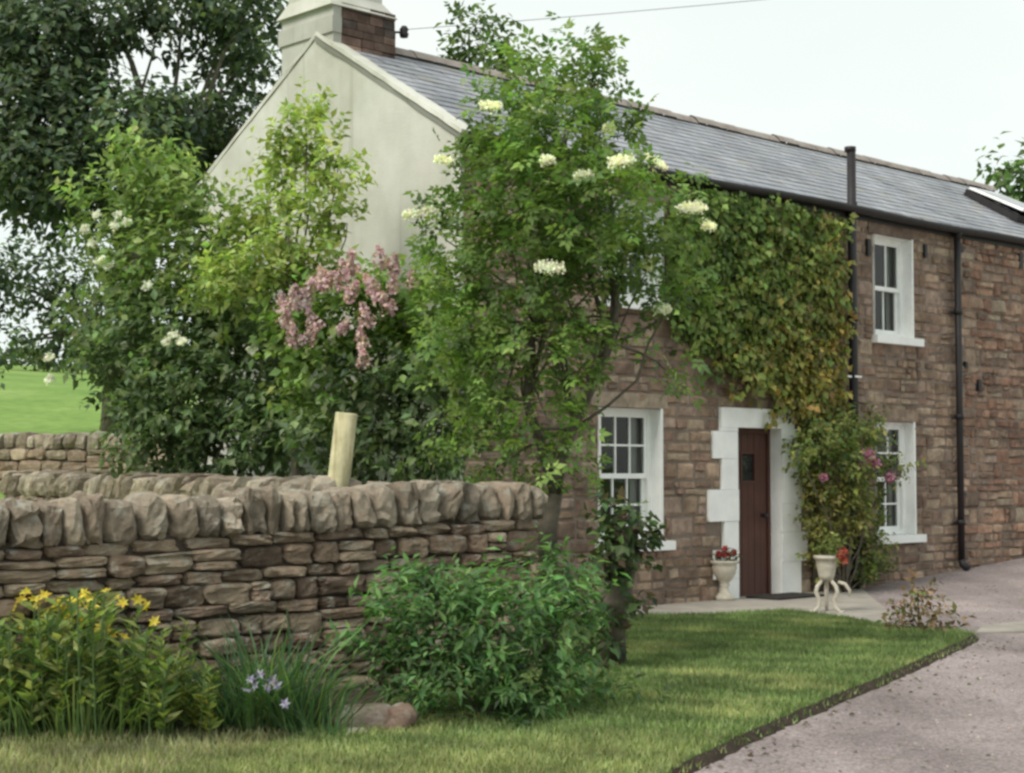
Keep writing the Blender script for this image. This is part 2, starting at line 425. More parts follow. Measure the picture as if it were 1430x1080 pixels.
# ================================================================== SETTING
def grid_sheet(name, xs, ys, off, mat, keep=None, kind='structure'):
    X, Y = np.meshgrid(xs, ys); H = ground_h(X, Y) + off
    V = np.stack([X.ravel(), Y.ravel(), H.ravel()], 1); nx = len(xs)
    Fq = []
    for j in range(len(ys) - 1):
        for i in range(nx - 1):
            if keep is None or keep((xs[i] + xs[i + 1]) / 2, (ys[j] + ys[j + 1]) / 2):
                Fq.append((j * nx + i, j * nx + i + 1, (j + 1) * nx + i + 1, (j + 1) * nx + i))
    o = link(name, V, [np.array(Fq)], None, mat, None, True); o['kind'] = kind; return o
def warp(n, a, b, p): t = np.linspace(-1, 1, n); return a + b * np.sign(t) * np.abs(t) ** p
xs = warp(110, 0, 600, 3.0); ys = np.concatenate([np.linspace(-60, 5, 14), np.linspace(6, 45, 60), 45 + 755 * np.linspace(0.02, 1, 40) ** 2])
grid_sheet('ground', xs, ys, 0, M['field'])
grid_sheet('driveway', np.arange(-14, 34.01, .5), np.arange(-8, 40.01, .5), .012, M['drive'],
           lambda x, y: not (x < 0.2 and y > 9.0) and not ((x - C0[0]) * N[0] + (y - C0[1]) * N[1] > 0.6))

def inpoly(P, poly):
    poly = np.asarray(poly)[:, :2]; x, y = P[:, 0], P[:, 1]; r = np.zeros(len(P), bool); j = len(poly) - 1
    for i in range(len(poly)):
        xi, yi = poly[i]; xj, yj = poly[j]
        c = ((yi > y) != (yj > y)) & (x < (xj - xi) * (y - yi) / (yj - yi + 1e-12) + xi); r ^= c; j = i
    return r
def resample(poly, step, jit):
    out = []
    for i in range(len(poly)):
        a, b = np.asarray(poly[i])[:2], np.asarray(poly[(i + 1) % len(poly)])[:2]
        m = max(1, int(np.linalg.norm(b - a) / step))
        for k in range(m): out.append(a + (b - a) * k / m + R.normal(size=2) * jit)
    return np.array(out)
def slab(name, poly, z0, z1, mat, step=.25, jit=.0, skirt=0.0, skirtmat=None):
    """flat raised sheet with real edges, following the ground"""
    from mathutils.geometry import tessellate_polygon
    from mathutils import Vector
    q = resample(poly, step, jit); n = len(q)
    tris = tessellate_polygon([[Vector((x, y, 0)) for x, y in q]])
    H = ground_h(q[:, 0], q[:, 1])
    cen = q.mean(0); e = unit(np.roll(q, -1, 0) - np.roll(q, 1, 0)); out = np.stack([e[:, 1], -e[:, 0]], 1)
    if np.dot((q - cen).ravel(), out.ravel()) < 0: out = -out
    q2 = q + out * skirt
    V = np.concatenate([np.c_[q, H + z1], np.c_[q2, ground_h(q2[:, 0], q2[:, 1]) + z0]])
    i = np.arange(n); side = np.stack([i, (i + 1) % n, (i + 1) % n + n, i + n], 1)
    F3 = []
    for t in tris:
        a, b, c = t
        cr = (q[b][0] - q[a][0]) * (q[c][1] - q[a][1]) - (q[b][1] - q[a][1]) * (q[c][0] - q[a][0])
        F3.append(t if cr > 0 else t[::-1])
    o = link(name, V, [np.array(F3), side], None, mat); o['kind'] = 'structure'
    if skirtmat:
        o.data.materials.append(skirtmat)
        mi = np.zeros(len(F3) + n, dtype=np.int32); mi[len(F3):] = 1; o.data.polygons.foreach_set('material_index', mi)
    return o
g2 = lambda px, py: G(px, py)[:2]
LAWN = [g2(700, 868), g2(885, 868), g2(1000, 866), g2(1100, 860), g2(1180, 871), g2(1250, 884), g2(1330, 888), g2(1362, 894), g2(1340, 906), g2(1300, 925), g2(1230, 957),
        g2(1150, 990), g2(1060, 1030), g2(960, 1078), (.5, 7.2), (-1.9, 7.2), g2(270, 1078), g2(400, 1050), g2(480, 1022), g2(560, 985)]
slab('lawn', LAWN, 0.0, .06, M['lawn'], .09, .010, .07, M['soil'])
slab('flower_bed', [g2(-60, 1045), g2(250, 1042), g2(420, 1050), g2(500, 1020), g2(700, 930), (-.3, 12.6), (-4.8, 9.4)], 0.0, .035, M['soil'], .3, .02, .05)
M['verge'] = mat_noise('dusty_verge', (.13, .118, .10), (.25, .23, .20), 7, 1, 40, .7, .015, .1)
slab('verge', [(-5, 9.35), g2(-60, 1034), g2(250, 1032), g2(430, 1040), g2(420, 1075), (-1.4, 6.8), (-5, 6.8)], 0.0, .028, M['verge'], .3, .02, .05)
slab('path', [W(-.3, -.02, 0)[:2], W(6.9, -.02, 0)[:2], g2(1245, 862), g2(1250, 890), g2(1180, 876), g2(1100, 866), g2(1000, 872), g2(885, 874), g2(700, 880)], 0.0, .03, M['path'], .6, .006)
slab('doorstep_paving', [g2(1373, 877), g2(1470, 868), g2(1480, 880), g2(1430, 886), g2(1362, 888)], 0.0, .03, M['path'], .4, .004)

# grass: blades across the lawn
def grass(poly, dens, name, hgt, palette, z=.055):
    q = np.asarray([p[:2] for p in poly]); lo, hi = q.min(0), q.max(0)
    n = int(np.prod(hi - lo) * dens); P = lo + (hi - lo) * R.random((n, 2)); P = P[inpoly(P + R.normal(size=P.shape) * .035, q)]
    n = len(P); P3 = np.c_[P, ground_h(P[:, 0], P[:, 1]) + np.where(inpoly(P, q), z, z * .45)]
    c = colours(n, palette, .2)
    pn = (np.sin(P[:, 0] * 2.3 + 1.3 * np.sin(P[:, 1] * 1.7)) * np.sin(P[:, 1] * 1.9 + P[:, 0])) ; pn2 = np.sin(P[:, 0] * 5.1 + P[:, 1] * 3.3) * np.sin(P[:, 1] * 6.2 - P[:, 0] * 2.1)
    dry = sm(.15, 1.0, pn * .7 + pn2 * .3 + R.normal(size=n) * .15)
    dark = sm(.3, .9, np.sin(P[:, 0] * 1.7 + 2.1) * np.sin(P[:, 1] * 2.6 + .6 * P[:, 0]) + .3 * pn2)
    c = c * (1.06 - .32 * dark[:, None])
    dry = np.maximum(dry * .75, sm(9.4, 8.2, P[:, 1] + .35 * pn) * .6)     # paler, yellower blades towards the near edge
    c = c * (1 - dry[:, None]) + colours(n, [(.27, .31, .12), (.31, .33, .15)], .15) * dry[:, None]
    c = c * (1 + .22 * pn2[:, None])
    h = hgt * (.5 + R.random(n))
    th = R.random(n) * 6.28; wv = np.stack([np.cos(th), np.sin(th), 0 * th], 1) * (.0045 + .003 * R.random(n))[:, None]
    tip = P3 + np.stack([R.normal(size=n) * .35 * h, R.normal(size=n) * .35 * h, h], 1)
    V = np.stack([P3 - wv, P3 + wv, tip], 1).reshape(-1, 3)
    o = link(name, V, [np.arange(3 * n).reshape(-1, 3)], np.repeat(c, 3, 0), M['grass']); return o
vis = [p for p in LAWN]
tag(grass(vis, 4200, 'grass', .034, [(.125, .195, .065), (.15, .22, .08), (.10, .165, .055), (.18, .235, .10)]), 'short green lawn grass with pale yellowish patches in front of the cottage', 'grass', kind='stuff')

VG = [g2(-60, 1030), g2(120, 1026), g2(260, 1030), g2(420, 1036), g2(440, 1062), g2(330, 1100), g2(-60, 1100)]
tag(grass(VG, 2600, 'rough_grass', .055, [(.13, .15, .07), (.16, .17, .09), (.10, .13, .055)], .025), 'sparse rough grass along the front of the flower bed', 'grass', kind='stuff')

# loose chippings on the drive
def chippings(n):
    P = np.stack([R.uniform(-1.5, 8.5, n), R.uniform(7.5, 21, n)], 1)
    P = P[~inpoly(P, LAWN) & (((P[:, 0] - C0[0]) * N[0] + (P[:, 1] - C0[1]) * N[1]) < -.1) & (P[:, 0] > .3)]; n = len(P)
    base = np.array([[1, 0, 0], [0, 1, 0], [-1, 0, 0], [0, -1, 0], [0, 0, .8], [0, 0, -.5]]); f = np.array([[0, 1, 4], [1, 2, 4], [2, 3, 4], [3, 0, 4]])
    sz = (.005 + .011 * R.random(n) ** 2); V = np.c_[P, ground_h(P[:, 0], P[:, 1]) + .013][:, None, :] + sz[:, None, None] * (base[None] * (1 + .35 * R.normal(size=(n, 6, 3))))
    return link('gravel', V.reshape(-1, 3), [(f[None] + (np.arange(n) * 6)[:, None, None]).reshape(-1, 3)], np.repeat(colours(n, [(.30, .26, .25), (.40, .35, .34), (.22, .19, .185), (.17, .15, .14)], .15), 6, 0), M['stone'])
def litter(n):
    e = R.integers(7, 13, n); q = np.array([p[:2] for p in LAWN]); t = R.random((n, 1)); P = q[e] + (q[(e + 1) % len(q)] - q[e]) * t + np.abs(R.normal(size=(n, 1))) * .25 * np.array([.75, -.66]) + R.normal(size=(n, 2)) * .05
    P3 = np.c_[P, ground_h(P[:, 0], P[:, 1]) + .02]; mb = MB(); place_leaves(mb, P3, unit(np.c_[R.normal(size=(n, 2)), .05 * R.normal(size=n)]), unit(np.array([0, 0, 1.]) + .25 * R.normal(size=(n, 3))), .025 + .03 * R.random(n), colours(n, [(.10, .09, .04), (.12, .08, .05), (.09, .12, .04), (.07, .055, .04)], .2), leaf_tpl('simple', .6)); return mb.build('leaf_litter', M['petal'])
tag(litter(140), 'fallen leaves and bits lying along the edge of the drive', 'fallen leaves', kind='stuff')
tag(chippings(7000), 'loose stone chippings scattered over the pinkish grey drive', 'gravel', kind='stuff')

# ================================================================== COTTAGE
H = thing('cottage', C0, 'long two storey brown stone cottage with slate roof and pale rendered gable end', 'house')
WIN = dict(LL=(2.03, 3.03, .74, 2.20, 3, 2), UL=(2.08, 3.06, 3.40, 4.52, 3, 2), LR=(7.28, 8.16, .68, 2.16, 2, 2), UR=(7.28, 8.16, 3.29, 4.61, 2, 1))
DOOR = (4.40, 5.24, 0.0, 2.03)
holes = [w[:4] for w in WIN.values()] + [DOOR]
# quoined door surround outline, as blocks (s0,s1,z0,z1)
SUR = [(4.08, 4.40, 0, .26), (3.97, 4.40, .26, .60), (4.12, 4.40, .60, .93), (3.86, 4.40, .93, 1.30), (4.10, 4.40, 1.30, 1.66), (3.95, 4.40, 1.66, 1.98), (4.09, 5.50, 2.03, 2.26), (4.09, 4.40, 1.98, 2.03),
       (5.24, 5.62, 0, .42), (5.24, 5.74, .42, .78), (5.24, 5.62, .78, 1.12), (5.24, 5.68, 1.12, 1.5), (5.24, 5.60, 1.5, 1.85), (5.24, 5.56, 1.85, 2.03)]
stone_holes = holes + SUR
# front wall: mortar backing with openings, then every stone as a small raised block
mb = MB()
ss = sorted({0.0, LEN} | {h[0] for h in holes} | {h[1] for h in holes}); zs = sorted({-.4, EAVES} | {h[2] for h in holes} | {h[3] for h in holes})
for a, b in zip(ss, ss[1:]):
    for c, d in zip(zs, zs[1:]):
        ms, mz = (a + b) / 2, (c + d) / 2
        if any(h[0] < ms < h[1] and h[2] < mz < h[3] for h in holes): continue
        mb.add([W(a, 0, c), W(b, 0, c), W(b, 0, d), W(a, 0, d)], np.array([[0, 1, 2, 3]]))
fw = mb.build('front_wall', M['mortar'], H)
mb = MB()
z = -.3
g4 = np.linspace(0, 1, 4)
GF = np.array([(j * 4 + i, j * 4 + i + 1, (j + 1) * 4 + i + 1, (j + 1) * 4 + i) for j in range(3) for i in range(3)])
while z < EAVES - .03:
    hgt = random.choice((random.uniform(.075, .12), random.uniform(.11, .16), random.uniform(.17, .25))); z1 = min(z + hgt, EAVES)
    if EAVES - z1 < .06: z1 = EAVES
    ivs = [(0.0, LEN)]
    za, zb = z, z1
    for h in stone_holes:
        ov = min(zb, h[3]) - max(za, h[2])
        if ov <= 0.001: continue
        nv = []
        for (a, b) in ivs:
            if h[1] <= a or h[0] >= b: nv.append((a, b)); continue
            if h[0] > a: nv.append((a, h[0]))
            if h[1] < b: nv.append((h[1], b))
        ivs = nv
        # thin sliver of course left above / below the opening is filled with its own stones
    pieces = [(a, b, za, zb) for a, b in ivs]
    for h in stone_holes:
        if za < h[2] < zb and h[2] - za > .03 and not any(o is not h and o[2] < za + .01 < o[3] and o[0] < h[1] - .05 and o[1] > h[0] + .05 for o in stone_holes): pieces.append((h[0], h[1], za, h[2]))
        if za < h[3] < zb and zb - h[3] > .03 and not any(o is not h and o[2] < zb - .01 < o[3] and o[0] < h[1] - .05 and o[1] > h[0] + .05 for o in stone_holes): pieces.append((h[0], h[1], h[3], zb))
    for a, b, c0, c1 in pieces:
        s = a
        while s < b - .02:
            w = random.choice((random.uniform(.09, .2), random.uniform(.18, .34), random.uniform(.3, .48))) * (1 if hgt > .12 else .85)
            e = min(s + w, b)
            if b - e < .1: e = b
            red = s > 9.25
            hh = c1 - c0
            sub = [(c0, c1)]
            if hh > .15 and random.random() < (.55 if e - s < .3 else .3): k_ = c0 + hh * random.uniform(.4, .6); sub = [(c0, k_), (k_, c1)]
            for (q0, q1) in sub:
                col = pick(STONE_RED if red and random.random() < .8 else STONE_BROWN, .07) * ((1.3, 1.25, 1.2) if not red else (1.24, 1.24, 1.22))
                gap = random.uniform(.003, .009)
                tilt = [random.gauss(0, .007) for _ in range(4)]
                dz0, dz1 = random.gauss(0, .006), random.gauss(0, .006)
                V = []
                prot = random.uniform(.006, .030 if not red else .045)
                for j in range(4):
                    for i in range(4):
                        x = s + gap + (e - s - 2 * gap) * g4[i]; y = q0 + gap + (q1 - q0 - 2 * gap) * g4[j]
                        edge = i in (0, 3) or j in (0, 3)
                        corner = i in (0, 3) and j in (0, 3)
                        if not edge:
                            fx = .16 if True else 0
                            x = s + gap + (e - s - 2 * gap) * (.12 if i == 1 else .88) + random.gauss(0, .006)
                            y = q0 + gap + (q1 - q0 - 2 * gap) * (.18 if j == 1 else .82) + random.gauss(0, .004)
                        elif not corner:
                            x += random.gauss(0, .004); y += random.gauss(0, .004)
                        else:
                            x += (.012 if i == 0 else -.012) * random.random(); y += (.012 if j == 0 else -.012) * random.random()
                        y += tilt[(i > 1) + 2 * (j > 1)] if s > .05 and e < LEN and not any(abs(s - h_[1]) < .01 or abs(e - h_[0]) < .01 or (h_[0] < (s + e) / 2 < h_[1]) for h_ in stone_holes) else 0
                        V.append(W(x, -(prot * (1 + .25 * random.gauss(0, 1)) if not edge else -.004), y))
                mb.add(V, GF, col)
            s = e
    z = z1
mb.build('stone_facing', M['stone'], fw)
# rear, far end walls
mb = MB()
mb.add([W(0, 2 * HALF, -.4), W(LEN, 2 * HALF, -.4), W(LEN, 2 * HALF, EAVES), W(0, 2 * HALF, EAVES)], np.array([[1, 0, 3, 2]]))
mb.add([W(LEN, 0, -.4), W(LEN, 2 * HALF, -.4), W(LEN, 2 * HALF, EAVES), W(LEN, HALF, RIDGE), W(LEN, 0, EAVES)], [(0, 1, 2, 3, 4)])
mb.build('rear_wall', M['mortar'], H)
# rendered gable end (slightly uneven sheet, wrapped round the corner)
mb = MB(); k = 26; V = []
for i in range(k + 1):
    n_ = -0.015 + (2 * HALF + .03) * i / k
    top = EAVES + (RIDGE - EAVES) * (1 - abs(n_ - HALF) / HALF) - .01
    for j in range(k + 1):
        z_ = -.4 + (top + .4) * j / k
        V.append(W(-.03 + .012 * math.sin(n_ * 2.1 + z_) * math.cos(z_ * 1.7) + random.gauss(0, .0015), n_, z_))
mb.add(V, np.array([(i * (k + 1) + j, i * (k + 1) + j + 1, (i + 1) * (k + 1) + j + 1, (i + 1) * (k + 1) + j) for i in range(k) for j in range(k)])[:, ::1])
mb.fbox(-.03, .05, -.03, -.014, -.4, EAVES - .05)
mb.build('gable_wall', M['render'], H, True)
# roof: slates laid one by one, in courses
SL = math.hypot(HALF, RIDGE - EAVES); sd = np.array([0, HALF / SL, (RIDGE - EAVES) / SL]); sn = np.array([0, -(RIDGE - EAVES) / SL, HALF / SL])
def RP(s, t, up): return W(s, sd[1] * t + sn[1] * up, EAVES + sd[2] * t + sn[2] * up)
mb = MB()
for side in (0, 1):
    def Q(s, t, up):
        p = RP(s, t, up)
        if side: d = np.dot(p - C0, N); p = p + N * (2 * HALF - 2 * d)
        return p
    base = [Q(-.02, -.16, .0), Q(LEN + .04, -.16, .0), Q(LEN + .04, SL, .0), Q(-.02, SL, .0)]
    mb.add(base, np.array([[0, 1, 2, 3]]) if not side else np.array([[3, 2, 1, 0]]), (.06, .06, .065))
    gauge = .185; t = -.18; row = 0
    while t < SL - .02:
        s = -.04 - (row % 2) * .12
        while s < LEN + .04:
            w = random.uniform(.21, .29)
            a, b = max(s, -.04) + .002, min(s + w, LEN + .05) - .002
            if b - a > .03:
                t1 = min(t + gauge + .05, SL); dz = random.gauss(0, .001)
                base_c = np.array(random.choice([(.275, .285, .315), (.29, .295, .32), (.262, .272, .30), (.30, .30, .322), (.28, .275, .297)])) * (1 + .055 * random.gauss(0, 1))
                if random.random() < .04: base_c = np.array((.28, .275, .26))
                lo = .023 + dz + abs(random.gauss(0, .001)); hi = .012 + dz
                tt = t + random.gauss(0, .004)
                V = [Q(a, tt, lo), Q(b, tt, lo), Q(b, t1, hi), Q(a, t1, hi), Q(a, tt, lo - .014), Q(b, tt, lo - .014)]
                fq = [(0, 1, 2, 3), (4, 5, 1, 0)]
                if side: fq = [f[::-1] for f in fq]
                mb.add(V, np.array(fq), base_c)
            s += w
        t += gauge; row += 1
rf = mb.build('roof', M['slate'], H)
mb = MB(); s = .84
while s < LEN:
    L_ = min(.46, LEN + .03 - s); o_ = random.gauss(0, .006); c = np.array((1, 1, 1)) * random.uniform(.75, 1.2)
    V = []; prof = [(-.15, -.062), (-.10, .0), (-.045, .045), (0, .06), (.045, .045), (.10, 0), (.15, -.062)]
    for e in (s + .004, s + L_ - .004):
        for a, b in prof: V.append(W(e, HALF + a, RIDGE + .03 + b + o_))
    mb.add(V, np.array([(i, i + 1, i + 8, i + 7) for i in range(6)])[:, ::-1]); 
    s += .46
rt = mb.build('ridge_tiles', M['ridge'], rf)
# verge fillet of pale mortar; dark strip under it paints its shadow line
mb = MB()
for side in (0, 1):
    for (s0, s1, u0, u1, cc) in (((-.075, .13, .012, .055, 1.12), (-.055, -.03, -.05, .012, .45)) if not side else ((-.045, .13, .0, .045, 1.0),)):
        m_ = 14; V = []
        for i in range(m_ + 1):
            t = -.14 + (SL + .14 - .0) * i / m_
            for (s_, u_) in ((s0, u0), (s1, u0), (s1, u1), (s0, u1)):
                p = RP(s_ + random.gauss(0, .004), t, u_ + random.gauss(0, .003))
                if side: d = np.dot(p - C0, N); p = p + N * (2 * HALF - 2 * d)
                V.append(p)
        fq = [(i * 4 + j, i * 4 + (j + 1) % 4, (i + 1) * 4 + (j + 1) % 4, (i + 1) * 4 + j) for i in range(m_) for j in range(4)] + [(0, 1, 2, 3), (m_ * 4 + 3, m_ * 4 + 2, m_ * 4 + 1, m_ * 4)]
        if not side: fq = [f[::-1] for f in fq]
        mb.add(V, np.array(fq), (cc, cc, cc))
mb.build('verge', M['render'], rf)
# chimney
mb = MB()
c0, c1, d1 = 2.03, 2.98, .86
mb.fbox(-.014, .10, c0, c1, 5.35, 6.62, (.88, .88, .90)); 
mb.fbox(-.04, .09, c0 - .02, c1 + .035, 6.32, 6.50, (.80, .80, .81))
ch = mb.build('chimney', M['render'], rf)
mb = MB()
zc = 5.3
while zc < 6.6:
    h_ = random.uniform(.075, .12); 
    for face in range(3):
        if face == 0: a0, a1 = .10, d1          # towards the lawn
        else: a0, a1 = c0, c1
        a = a0
        while a < a1 - .01:
            e = min(a + random.uniform(.14, .3), a1)
            if a1 - e < .06: e = a1
            pale = zc < 6.12 and random.random() < .35
            col = np.array(random.choice([(.10, .07, .06), (.13, .09, .075), (.075, .06, .055), (.15, .10, .085)])) * (1 + .2 * random.gauss(0, 1)) if not pale else np.array((.33, .22, .18))
            o_ = random.uniform(0, .018)
            if face == 0: mb.box(W(a + .004, c0 - o_, zc + .004), U * (e - a - .008), N * .08, Z * (h_ - .008), col)
            elif face == 1: mb.box(W(d1 + o_, a + .004, zc + .004), U * -.08, N * (e - a - .008), Z * (h_ - .008), col)
            else: mb.box(W(.1 + (a - c0) / (c1 - c0) * (d1 - .1) , c1 + o_, zc + .004), U * ((e - a - .008) * (d1 - .1) / (c1 - c0)), N * -.08, Z * (h_ - .008), col)
            a = e
    zc += h_
mb.fbox(.102, d1 - .02, c0 + .02, c1 - .02, 5.3, 6.62, (.06, .05, .045))
mb.build('stack_side', M['stone'], ch)
mb = MB()      # sloping weathered cap and upper stack
V = [W(-.07, c0 - .03, 6.62), W(d1 + .02, c0 - .03, 6.62), W(d1 + .02, c1 + .04, 6.62), W(-.07, c1 + .04, 6.62), W(.0, c0 + .1, 6.80), W(d1 - .1, c0 + .1, 6.80), W(d1 - .1, c1 - .1, 6.80), W(.0, c1 - .1, 6.80)]
mb.add(V, np.array([(0, 1, 5, 4), (1, 2, 6, 5), (2, 3, 7, 6), (3, 0, 4, 7), (3, 2, 1, 0)]))
mb.fbox(.002, d1 - .102, c0 + .102, c1 - .102, 6.78, 7.45)
mb.build('chimney_cap', M['render'], ch)
mb = MB()
for q in (.3, .65): mb.lathe(W(.38, c0 + q, 7.45), [(.13, 0), (.12, .1), (.10, .35), (.115, .42), (.095, .42), (.085, .2)], 14)
mb.build('chimney_pots', M['ridge'], ch, True)
# insulator bracket on the chimney side
mb = MB(); pin = W(d1 + .02, c0 + .15, 6.52); tipi = pin + U * .16 - N * .10
mb.tube([pin, pin + U * .1 - N * .04, tipi], .014, 6)
mb.lathe(tipi - Z * .07, [(0.005, 0), (.045, .01), (.055, .05), (.04, .07), (.055, .1), (.03, .14), (0.002, .145)], 12)
mb.build('wire_bracket', M['black'], ch, True)
# gutter, fascia, pipes
mb = MB(); mb.fbox(-.02, LEN + .02, -.055, -.035, EAVES - .17, EAVES - .01); mb.build('fascia', M['black'], H)
mb = MB(); prof = [(math.cos(a), math.sin(a)) for a in np.linspace(math.pi, 2 * math.pi, 9)]
V = []
gs = np.linspace(-.04, LEN + .06, 40)
for s_ in gs:
    dz = .012 * math.sin(s_ * 1.3)
    for (a, b) in prof: V.append(W(s_, -.135 + .075 * a, EAVES - .045 + dz + .085 * b))
    for (a, b) in prof[::-1]: V.append(W(s_, -.135 + .066 * a, EAVES - .045 + dz + .076 * b))
q_ = 18
mb.add(V, np.array([(i * q_ + j, i * q_ + (j + 1) % q_, (i + 1) * q_ + (j + 1) % q_, (i + 1) * q_ + j) for i in range(len(gs) - 1) for j in range(q_)])[:, ::-1])
mb.build('gutter', M['black'], H, True)
def pipe(name, s_, z0, z1, r, extra=None, n_=-.10):
    mb = MB(); mb.tube([W(s_, n_, z0), W(s_, n_, (z0 + z1) / 2), W(s_, n_, z1)], r, 12)
    zz = z0 + .5
    while zz < z1 - .1:
        mb.tube([W(s_, n_, zz), W(s_, n_, zz + .07)], r + .014, 12); mb.fbox(s_ - r - .05, s_ + r + .05, -.05, -.035, zz + .01, zz + .05); zz += 1.45
    if extra: extra(mb)
    return mb.build(name, M['black'], H, True)
def vent_top(mb): mb.tube([W(6.66, -.10, 5.60), W(6.66, -.10, 5.66)], .075, 12)
vp = pipe('vent_pipe', 6.66, .02, 5.64, .058, vent_top, -.115)
tag(vp, 'tall black soil pipe rising past the gutter')
def shoe(mb):
    mb.tube([W(9.2, -.10, 4.72), W(9.2, -.14, 4.86)], .05, 10)
    mb.tube([W(9.2, -.10, .30), W(9.2, -.12, .24), W(9.2, -.2, .19)], .055, 10)
pipe('downpipe', 9.2, .28, 4.76, .048, shoe)
mb = MB(); mb.fbox(6.48, 6.62, -.13, -.10, 2.70, 2.725); mb.fbox(6.60, 6.74, -.185, -.173, 2.70, 2.725); mb.build('pipe_clip', M['white'], vp)
# small iron wall plates and vents in the stone
for s_, z_, w_, h_ in ((7.15, 4.42, .07, .22), (8.5, 4.50, .06, .18), (9.85, 2.72, .08, .17), (11.05, 4.6, .09, .24), (9.42, 4.62, .08, .1), (9.5, 3.0, .06, .08)):
    mb = MB(); mb.fbox(s_ - w_ / 2, s_ + w_ / 2, -.048, .01, z_ - h_ / 2, z_ + h_ / 2); mb.build('wall_plate', M['black'], H)
# windows
def window(s0, s1, z0, z1, cols, rows, d=.12):
    p = W(s0 + .5, 0, z1); v = p - EYE; ratio = abs(np.dot(v, U) / np.dot(v, N))
    left = d * ratio + .025; right = .055
    mb = MB()
    mb.fbox(s0, s0 + left, d, d + .1, z0, z1); mb.fbox(s1 - right, s1, d, d + .1, z0, z1)
    mb.fbox(s0 + left, s1 - right, d, d + .1, z1 - .05, z1); mb.fbox(s0 + left, s1 - right, d, d + .1, z0, z0 + .05)
    w = mb.build('window', M['white'], H)
    a, b = s0 + left, s1 - right; zm = (z0 + z1) / 2 - .02
    def sash(y0, y1, dd):
        mb = MB(); st = .04
        mb.fbox(a, a + st, dd, dd + .04, y0, y1); mb.fbox(b - st, b, dd, dd + .04, y0, y1)
        mb.fbox(a + st, b - st, dd, dd + .04, y0, y0 + .055); mb.fbox(a + st, b - st, dd, dd + .04, y1 - .04, y1)
        for i in range(1, cols): q = a + st + (b - a - 2 * st) * i / cols; mb.fbox(q - .011, q + .011, dd + .004, dd + .034, y0 + .055, y1 - .04)
        for j in range(1, rows):
            q = y0 + .055 + (y1 - y0 - .095) * j / rows
            for i in range(cols):
                x0 = a + st + (b - a - 2 * st) * i / cols + .011 * (i > 0); x1 = a + st + (b - a - 2 * st) * (i + 1) / cols - .011 * (i < cols - 1)
                mb.fbox(x0, x1, dd + .004, dd + .034, q - .011, q + .011)
        mb.build('sash', M['white'], w)
        mb = MB(); mb.add([W(a + st, dd + .02, y0 + .05), W(b - st, dd + .02, y0 + .05), W(b - st, dd + .02, y1 - .04), W(a + st, dd + .02, y1 - .04)], np.array([[0, 1, 2, 3]])); mb.build('pane', M['pane'], w)
    sash(z0 + .05, zm + .02, d + .055); sash(zm - .018, z1 - .05, d + .012)
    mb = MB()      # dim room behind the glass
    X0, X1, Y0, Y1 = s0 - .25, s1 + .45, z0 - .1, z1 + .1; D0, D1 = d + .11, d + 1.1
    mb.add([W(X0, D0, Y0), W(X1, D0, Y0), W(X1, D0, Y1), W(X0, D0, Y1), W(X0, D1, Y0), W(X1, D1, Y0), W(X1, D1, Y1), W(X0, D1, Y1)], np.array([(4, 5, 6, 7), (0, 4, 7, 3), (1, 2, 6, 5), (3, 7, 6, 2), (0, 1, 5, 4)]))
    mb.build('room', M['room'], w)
    for (ca_, cb_) in ((a - .02, a + (b - a) * .22), (b - (b - a) * .16, b + .10)):
        mb = MB(); V = []; m_ = 24
        for i in range(m_ + 1):
            x_ = ca_ + (cb_ - ca_) * i / m_
            for zz in (z0 + .02, z1 - .02): V.append(W(x_, d + .16 + .018 * math.sin(i * 1.9) + random.gauss(0, .002), zz))
        mb.add(V, np.array([(2 * i, 2 * i + 2, 2 * i + 3, 2 * i + 1) for i in range(m_)])); mb.build('curtain', M['curtain'], w, True)
    mb = MB()      # painted reveals
    rr = .035
    mb.add([W(s1, -rr, z0), W(s1, d, z0), W(s1, d, z1), W(s1, -rr, z1)], np.array([[0, 1, 2, 3]])); mb.add([W(s0, -rr, z0), W(s0, d, z0), W(s0, d, z1), W(s0, -rr, z1)], np.array([[3, 2, 1, 0]]))
    mb.add([W(s0, -rr, z1), W(s1, -rr, z1), W(s1, d, z1), W(s0, d, z1)], np.array([[0, 1, 2, 3]]))
    mb.fbox(s1 + .002, s1 + .035, -.036, -.002, z0, z1 + .01); 
    mb.build('reveal', M['white'], w)
    mb = MB(); V = []
    mb.fbox(s0 - .06, s1 + .16, -.11, -.002, z0 - .105, z0 - .004); mb.fbox(s0 + .002, s1 - .002, -.002, d, z0 - .1, z0 - .002)
    mb.build('sill', M['white'], w)
    mb = MB(); mb.fbox(s0 - .12, s1 + .12, -.03, -.003, z1 + .012, z1 + .17, pick(STONE_BROWN, .05) * 1.2 * .95); mb.build('lintel', M['stone'], w)
    return w
for k_ in WIN: window(*WIN[k_])
# door
ds0, ds1, _, dz1 = DOOR; dd = .13
mb = MB()
for b_ in SUR:
    j = random.gauss(0, .006); mb.fbox(b_[0] + j, b_[1] + (j if b_[0] > 5 else 0), -.045 + random.gauss(0, .003), -.001, b_[2] + .0015, b_[3] - .0015)
mb.fbox(4.105, 5.48, -.05, -.042, 2.028, 2.034)
dr = mb.build('door_surround', M['white'], H)
mb = MB()
mb.add([W(ds1, -.04, 0), W(ds1, dd + .05, 0), W(ds1, dd + .05, dz1), W(ds1, -.04, dz1)], np.array([[0, 1, 2, 3]])); mb.add([W(ds0, -.04, 0), W(ds0, dd + .05, 0), W(ds0, dd + .05, dz1), W(ds0, -.04, dz1)], np.array([[3, 2, 1, 0]]))
mb.add([W(ds0, -.04, dz1), W(ds1, -.04, dz1), W(ds1, dd + .05, dz1), W(ds0, dd + .05, dz1)], np.array([[0, 1, 2, 3]]))
mb.build('reveal', M['white'], dr)
mb = MB(); 
